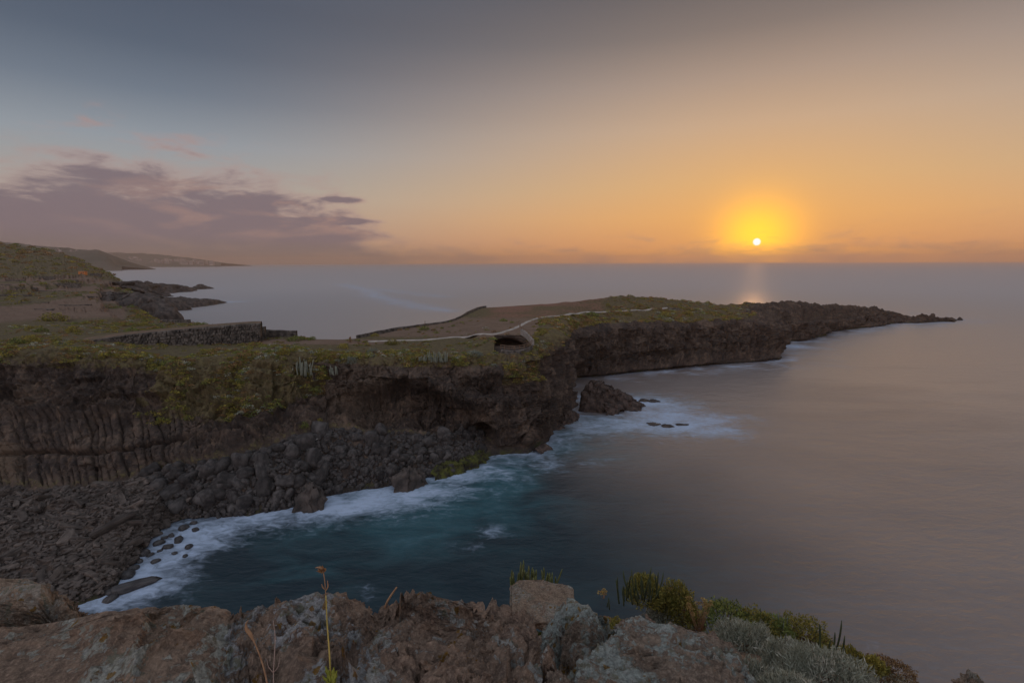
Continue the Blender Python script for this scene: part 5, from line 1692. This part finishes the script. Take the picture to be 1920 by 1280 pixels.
# terrace walls on the far hillside
for i, (a, b_, y, lab) in enumerate([(66, 102, 519, 'highest dark terrace wall on the far hillside'), (108, 146, 525.5, 'terrace wall right of a pale strip, second from the top'),
                                     (26, 70, 540, 'terrace wall under the reddish field on the far hillside'), (72, 122, 546, 'longest dark terrace wall halfway down the far hillside'),
                                     (166, 190, 513.5, 'dark wall running right from the orange hut'), (0, 20, 534, 'short terrace wall at the left edge of the far hillside'),
                                     (64, 100, 580, 'lowest terrace wall, above the yellow green shrubs'),
                                     (100, 150, 532, 'broken terrace wall above the longest one'), (126, 180, 556, 'terrace wall running right below the longest one'),
                                     (0, 58, 553, 'terrace wall at the left edge below the reddish field'), (30, 90, 567, 'terrace wall over the lowest green strip'),
                                     (110, 170, 572, 'terrace wall right of the lowest green strip'), (186, 226, 548, 'terrace wall close to the lava spits'), (10, 46, 526, 'thin terrace wall near the left edge under the green slope')]):
    pa, pb = hit(a, y), hit(b_, y)
    if pa is None or pb is None:
        continue
    pa, pb = np.array(pa), np.array(pb)
    Yc = min(pa[1], pb[1])
    hgt = 4.4 * Yc / F
    pts = [PY(a + (b_ - a) * k, y + 2.5, Yc - 2) for k in np.linspace(0, 1, 14)]
    q_ = np.array(pts)
    A = np.stack([q_ + [0, 0, -2], q_ + [0, 0, hgt * 0.75], q_ + [0, 0.9, hgt * 0.75], q_ + [0, 0.9, -2]], 1)
    A[:, 1:3, 2] += 0.3 * fbm(A[:, 1:3] / 6, 2, i)
    link('terrace_wall', mesh_np('terrace_wall', A, np.vstack([grid_faces(14, 4), [[52, 53, 54, 55]], [[3, 2, 1, 0]]]), False), M_STONE, label=lab, cat='wall', group='terrace walls on the far hillside', kind='thing')


def box_mesh(parts):
    out = []
    for (x0, x1, y0, y1, z0, z1) in parts:
        V = [(x0, y0, z0), (x1, y0, z0), (x1, y1, z0), (x0, y1, z0), (x0, y0, z1), (x1, y0, z1), (x1, y1, z1), (x0, y1, z1)]
        out.append((np.array(V, float), [(0, 3, 2, 1), (4, 5, 6, 7), (0, 1, 5, 4), (1, 2, 6, 5), (2, 3, 7, 6), (3, 0, 4, 7)]))
    return build_poly('box', out, False)


# the orange hut on the hillside
p = hit(153, 513.5)
if p is not None:
    o = link('hut', None, label='small orange hut with a flat roof on the far hillside above the terraces', cat='hut', loc=p)
    s_ = p.y / F
    m_or = mat_simple('orange_paint', (0.62, 0.22, 0.07), (0.70, 0.27, 0.10), 0.2, 0.8, 'Object', 0.1, 0.05)
    link('wall', box_mesh([(-6 * s_, 6 * s_, 0, 6 * s_, -2 * s_, 4.2 * s_)]), m_or, o)
    link('roof', box_mesh([(-6.4 * s_, 6.4 * s_, -0.4 * s_, 6.4 * s_, 4.2 * s_, 5.0 * s_)]), mat_simple('hut_roof', (0.5, 0.28, 0.15), (0.55, 0.33, 0.2), 0.2), o)
    link('door', box_mesh([(-1.2 * s_, 0.2 * s_, -0.1 * s_, 0.05 * s_, -0.2 * s_, 3.0 * s_)]), M_STONE, o)
    link('window', box_mesh([(2.2 * s_, 4.0 * s_, -0.1 * s_, 0.05 * s_, 1.4 * s_, 3.0 * s_)]), M_STONE, o)
for px, py, lab in ((30, 461, 'flat topped small tree on the skyline of the far hillside'), (64, 468, 'small round tree on the hillside ridge, right of the flat topped one'), (72, 470, 'bushy little tree farthest right on the hillside ridge')):
    p = hit(px, py)
    if p is None:
        continue
    s_ = p.y / F
    o = link('tree', None, label=lab, cat='tree', loc=p)
    link('trunk', build_poly('trunk', [tube([[0, 0, -2 * s_], [0.2 * s_, 0, 2 * s_], [0, 0, 4 * s_]], [0.6 * s_, .45 * s_, .3 * s_], 6)]), M_WOOD, o)
    V, Fq, T = leaves(240, 4.5 * s_, 2.6 * s_, 1.2 * s_, 0.8 * s_, GREEN, int(px), 0.2)
    link('crown', mesh_np('crown', V + np.array([0, 0, 2.4 * s_]), Fq, True, {'tint': T}), M_LEAF, o)

# town across the bay
M_TOWN = mat_simple('town_render', (0.34, 0.28, 0.26), (0.46, 0.40, 0.37), 0.02, 0.8, 'Object', 0.0, 0.05, 0.25)
M_PANE = mat_simple('dark_pane', (0.05, 0.05, 0.055), (0.09, 0.09, 0.1), 0.1, 0.3)
g = np.random.default_rng(33)


def far_building(px, py, wpx, hpx, D, label, group, windows=False):
    b_ = PY(px, py, D)
    s_ = D / F
    o = link('building', None, label=label, cat='building', group=group, loc=b_)
    w2, h_ = wpx * s_ / 2, hpx * s_
    link('wall', box_mesh([(-w2, w2, 0, w2 * 1.6, -6 * s_, h_)]), M_TOWN, o)
    link('roof', box_mesh([(-w2 * .5, w2 * .3, w2 * .3, w2 * 1.0, h_, h_ + 0.7 * s_)]), M_TOWN, o)
    if windows:
        for k in range(int(hpx // 2)):
            link('window', box_mesh([(-w2 * .85, w2 * .85, -0.5, 0.2, (0.9 + 2 * k) * s_, (1.7 + 2 * k) * s_)]), M_PANE, o)


for k, (px, py, wp, hp) in enumerate([(298, 495, 4, 8), (303, 495, 3.5, 6), (312, 494, 9, 5), (338, 495, 3, 7), (346, 495, 12, 6), (366, 495.5, 2.6, 9), (358, 495, 7, 5), (378, 495.5, 9, 5), (396, 495.5, 7, 6)]):
    far_building(px, py, wp, hp, 5600, 'pale waterfront block of the far town, number %s from the left' % ['one', 'two', 'three', 'four', 'five', 'six', 'seven', 'eight', 'nine'][k], 'waterfront blocks of the far town', True)
for k in range(46):
    px = 205 + 195 * g.random()
    py = 493 - (470 - px) / 270 * 13 * g.random() ** 0.8
    py = max(py, np.interp(px, [200, 340, 430], [478, 483, 491]))
    far_building(px, py, 2 + 5 * g.random(), 1.2 + 2.2 * g.random(), 5650 + (493 - py) * 26, 'pale house on the hazy slope of the town across the bay', 'houses of the far town')
for k in range(20):
    px = 52 + 110 * g.random()
    py = np.interp(px, [0, 90, 160, 185], [459, 467, 472, 473]) + 4.5 * g.random() ** 2
    far_building(px, py, 1.8 + 2.5 * g.random(), 1.0 + 1.4 * g.random(), 2900, 'pale house on top of the dark hazy headland', 'houses on the hazy headland')

# ------------------------------------------------------------------ scrub on the headland
def far_clump(seed, pal, n=54):
    V, Fq, T = leaves(n, 1.0, 0.8, 0.46, 0.26, pal, seed, 0.25, 0.55, 0.45)
    return V, Fq, T


PALS = [OLIVE, GREEN, YELLOW, BROWN, SILVER, PALEBLUE]
vegv = G['veg'] * (1 - np.clip(G['soil'] * 1.3, 0, 1)) * (1 - np.clip(G['red'] * 1.3, 0, 1))
vis = (G['row'] > 0.95) & (G['row'] < 6.5) & (G['px'] > -60) & (G['py'] > 440)


def scrub(n, mask, size, weights, seed, name, label):
    g = np.random.default_rng(seed)
    cl = [[far_clump(seed * 50 + i * 7 + k, PALS[i]) for k in range(4)] for i in range(6)]
    A = G['A'].reshape(-1, 3)
    vs, fs, ts, off = [], [], [], 0
    patch = fbm(A / 9.0, 2, seed + 3)
    mask = mask.ravel() * sstep(fbm(A / 5.0, 3, seed + 8), -0.22, 0.25)
    for i in scatter_idx(mask, n, g):
        k = int(np.clip(g.choice(6, p=weights) + (1 if patch[i] > 0.5 else 0), 0, 5))
        V, Fq, T = cl[k][g.integers(4)]
        d = np.hypot(A[i, 0], A[i, 1])
        s_ = (size[0] + (size[1] - size[0]) * g.random() ** 2) * max(1.0, d / 190)
        a = g.random() * 6.28
        c, sn = math.cos(a), math.sin(a)
        R = np.array([[c, -sn, 0], [sn, c, 0], [0, 0, 0.75]])
        vs.append((V * s_) @ R.T + A[i] - np.array([0, 0, 0.1 * s_]))
        fs.append(Fq + off)
        ts.append(T * (0.8 + 0.4 * g.random()))
        off += len(V)
    me = mesh_np(name, np.vstack(vs), np.vstack(fs), True, {'tint': np.vstack(ts)})
    link(name, me, M_LEAF, label=label, cat='scrub', kind='stuff')


W0 = np.array([.38, .16, .16, .22, .05, .03])
scrub(4400, (vegv > 0.4) * vis * (G['row'] > 3.2) * (G['px'] < 1010) * vegv, (0.25, 0.85), W0, 41, 'clifftop_scrub', 'low mixed scrub covering the near cliff top and its slope')
scrub(2000, (vegv > 0.4) * vis * (G['px'] >= 1010), (0.35, 1.0), np.array([.32, .08, .08, .48, .04, .0]), 42, 'headland_scrub', 'low olive scrub on the far half of the headland')
scrub(1300, (vegv > 0.4) * vis * (G['row'] <= 3.2) * (G['px'] < 480), (0.5, 1.1), np.array([.40, .16, .10, .34, .0, .0]), 43, 'hillside_scrub', 'green brown scrub over the far hillside')
scrub(220, vis * (G['row'] > 1.0) * (G['row'] < 3.6) * (G['px'] > 480) * (G['px'] < 1010) * (G['red'] < 0.3) * 1.0, (0.3, 0.8), np.array([.4, .2, .1, .3, 0, 0]), 44, 'field_scrub', 'thin scrub dotted over the brown field')

# shrubs one can pick out
fb = {}
for i, pal in enumerate(PALS):
    V, Fq, T = leaves(420, 1.0, 0.85, 0.20, 0.10, pal, 700 + i, 0.3, 0.5, 0.4)
    fb[i] = mesh_np('foliage', V, Fq, True, {'tint': T})
    fb[i].materials.append(M_LEAF)
stem_me = build_poly('stem', bush_parts(1.0, 0.7, 77, 5))
stem_me.materials.append(M_WOOD)
NAMED = [(30, 645, 26, 14, 1, 'green cushion shrub at the left edge of the cliff top'), (58, 641, 36, 14, 2, 'yellow green cushion shrub, widest at the left cliff top'), (56, 618, 16, 9, 2, 'yellow shrub on the brown ground beyond the left cliff top'),
         (78, 622, 22, 10, 1, 'green shrub right of the yellow one beyond the left cliff top'), (134, 622, 22, 12, 2, 'bright shrub just above the left end of the long wall'), (100, 602, 46, 16, 0, 'big brownish olive thicket beyond the left cliff top'),
         (248, 622, 26, 10, 1, 'green shrub on the terrace field behind the long wall'), (214, 616, 14, 6, 2, 'small yellow shrub on the terrace field'), (515, 629, 24, 10, 0, 'olive shrub before the low wall right of the long wall'),
         (555, 638, 34, 10, 1, 'dark green shrub spreading right of the low wall'), (585, 637, 16, 8, 1, 'round green shrub farthest right by the low wall'), (532, 663, 26, 12, 2, 'bright yellow green shrub at the cliff edge, left one'),
         (505, 663, 30, 10, 1, 'green shrub at the cliff edge, left of the bright one'), (644, 652, 20, 10, 2, 'yellow shrub at the cliff edge below the trail post'), (735, 645, 26, 10, 0, 'olive shrub on the cliff top left of the pale path'),
         (703, 630, 18, 6, 2, 'yellow shrub beside the seaward wall'), (750, 613, 6, 6, 0, 'tiny shrub on the seaward wall'), (795, 618, 22, 7, 1, 'green shrub below the marker post'), (944, 602, 16, 6, 1, 'dark green shrub on the red field near the path'),
         (960, 605, 9, 4, 1, 'small dark shrub right of the one on the red field'), (1110, 592, 26, 9, 1, 'round green shrub where the path climbs'), (1175, 592, 22, 8, 2, 'yellow green shrub below the far end of the path'),
         (1245, 592, 24, 9, 2, 'bright yellow green shrub under the small stone hut'), (1290, 590, 20, 8, 2, 'yellow shrub right of the small stone hut'), (1140, 573, 10, 5, 0, 'little shrub on the far rim of the red field'),
         (700, 660, 24, 9, 5, 'grey blue shrub hanging at the middle cliff lip'), (660, 680, 22, 14, 5, 'pale blue green shrub on the brow above the fluted rock'), (890, 665, 36, 9, 5, 'pale blue green mat at the lip left of the shelter wall'),
         (960, 690, 14, 12, 2, 'yellow green shrub on the rock rib below the shelter wall'), (985, 712, 10, 9, 5, 'single pale round plant on the buttress face'), (570, 800, 18, 12, 1, 'green shrub at the top of the boulder slope'),
         (600, 788, 10, 6, 2, 'yellow tuft at the top of the boulder slope')]
for i, (px, py, wp, hp, k, lab) in enumerate(NAMED):
    p = hit(px, py)
    if p is None:
        continue
    s_ = p.y / F
    if p.y > 400:
        continue
    o = link('shrub', None, label=lab, cat='shrub', loc=p - Vector((0, 0, 0.1)))
    r = wp * s_ / 2
    link('foliage', fb[k], None, o, scale=(r, r, hp * s_ / 0.85), rot=(0, 0, i))
    link('stem', stem_me, None, o, scale=(r, r, hp * s_ / 0.85))

for i, (px, py, wp, hp, n, lab) in enumerate([(572, 702, 34, 38, 26, 'large pale candelabra spurge hanging over the cliff slope'), (628, 700, 14, 18, 10, 'small pale candelabra spurge right of the large one'),
                                              (822, 676, 34, 22, 26, 'dense candelabra spurge at the cliff lip, the right of a pair'), (793, 674, 16, 14, 10, 'thin candelabra spurge at the cliff lip, the left of a pair')]):
    p = hit(px, py)
    if p is None:
        continue
    s_ = p.y / F
    spurge(p - Vector((0, 0.5, 0.2)), rtops(n, wp * s_, wp * s_ * 0.5, 0.45, 1.0, 60 + i), hp * s_, 0.10, lab, 2000 + 40 * i, M_SPURGEP)

# ------------------------------------------------------------------ evening haze over the whole bay
def build_haze():
    x, y0, y1, z0, z1 = 15500, -15500, 15500, -12, 190
    V = [(-x, y0, z0), (x, y0, z0), (x, y1, z0), (-x, y1, z0), (-x, y0, z1), (x, y0, z1), (x, y1, z1), (-x, y1, z1)]
    Fq = [(0, 3, 2, 1), (4, 5, 6, 7), (0, 1, 5, 4), (1, 2, 6, 5), (2, 3, 7, 6), (3, 0, 4, 7)]
    me = bpy.data.meshes.new('haze')
    me.from_pydata(V, [], Fq)
    m = bpy.data.materials.new('haze')
    m.use_nodes = True
    nt = m.node_tree
    nt.nodes.clear()
    pv = nt.nodes.new('ShaderNodeVolumePrincipled')
    pv.inputs['Color'].default_value = (1.0, 0.74, 0.57, 1)
    pv.inputs['Density'].default_value = 0.9e-4
    pv.inputs['Anisotropy'].default_value = 0.6
    o = nt.nodes.new('ShaderNodeOutputMaterial')
    nt.links.new(pv.outputs[0], o.inputs['Volume'])
    me.materials.append(m)
    return link('haze', me, kind='stuff', label='thin violet evening haze over the bay', cat='haze')


HAZE = build_haze()
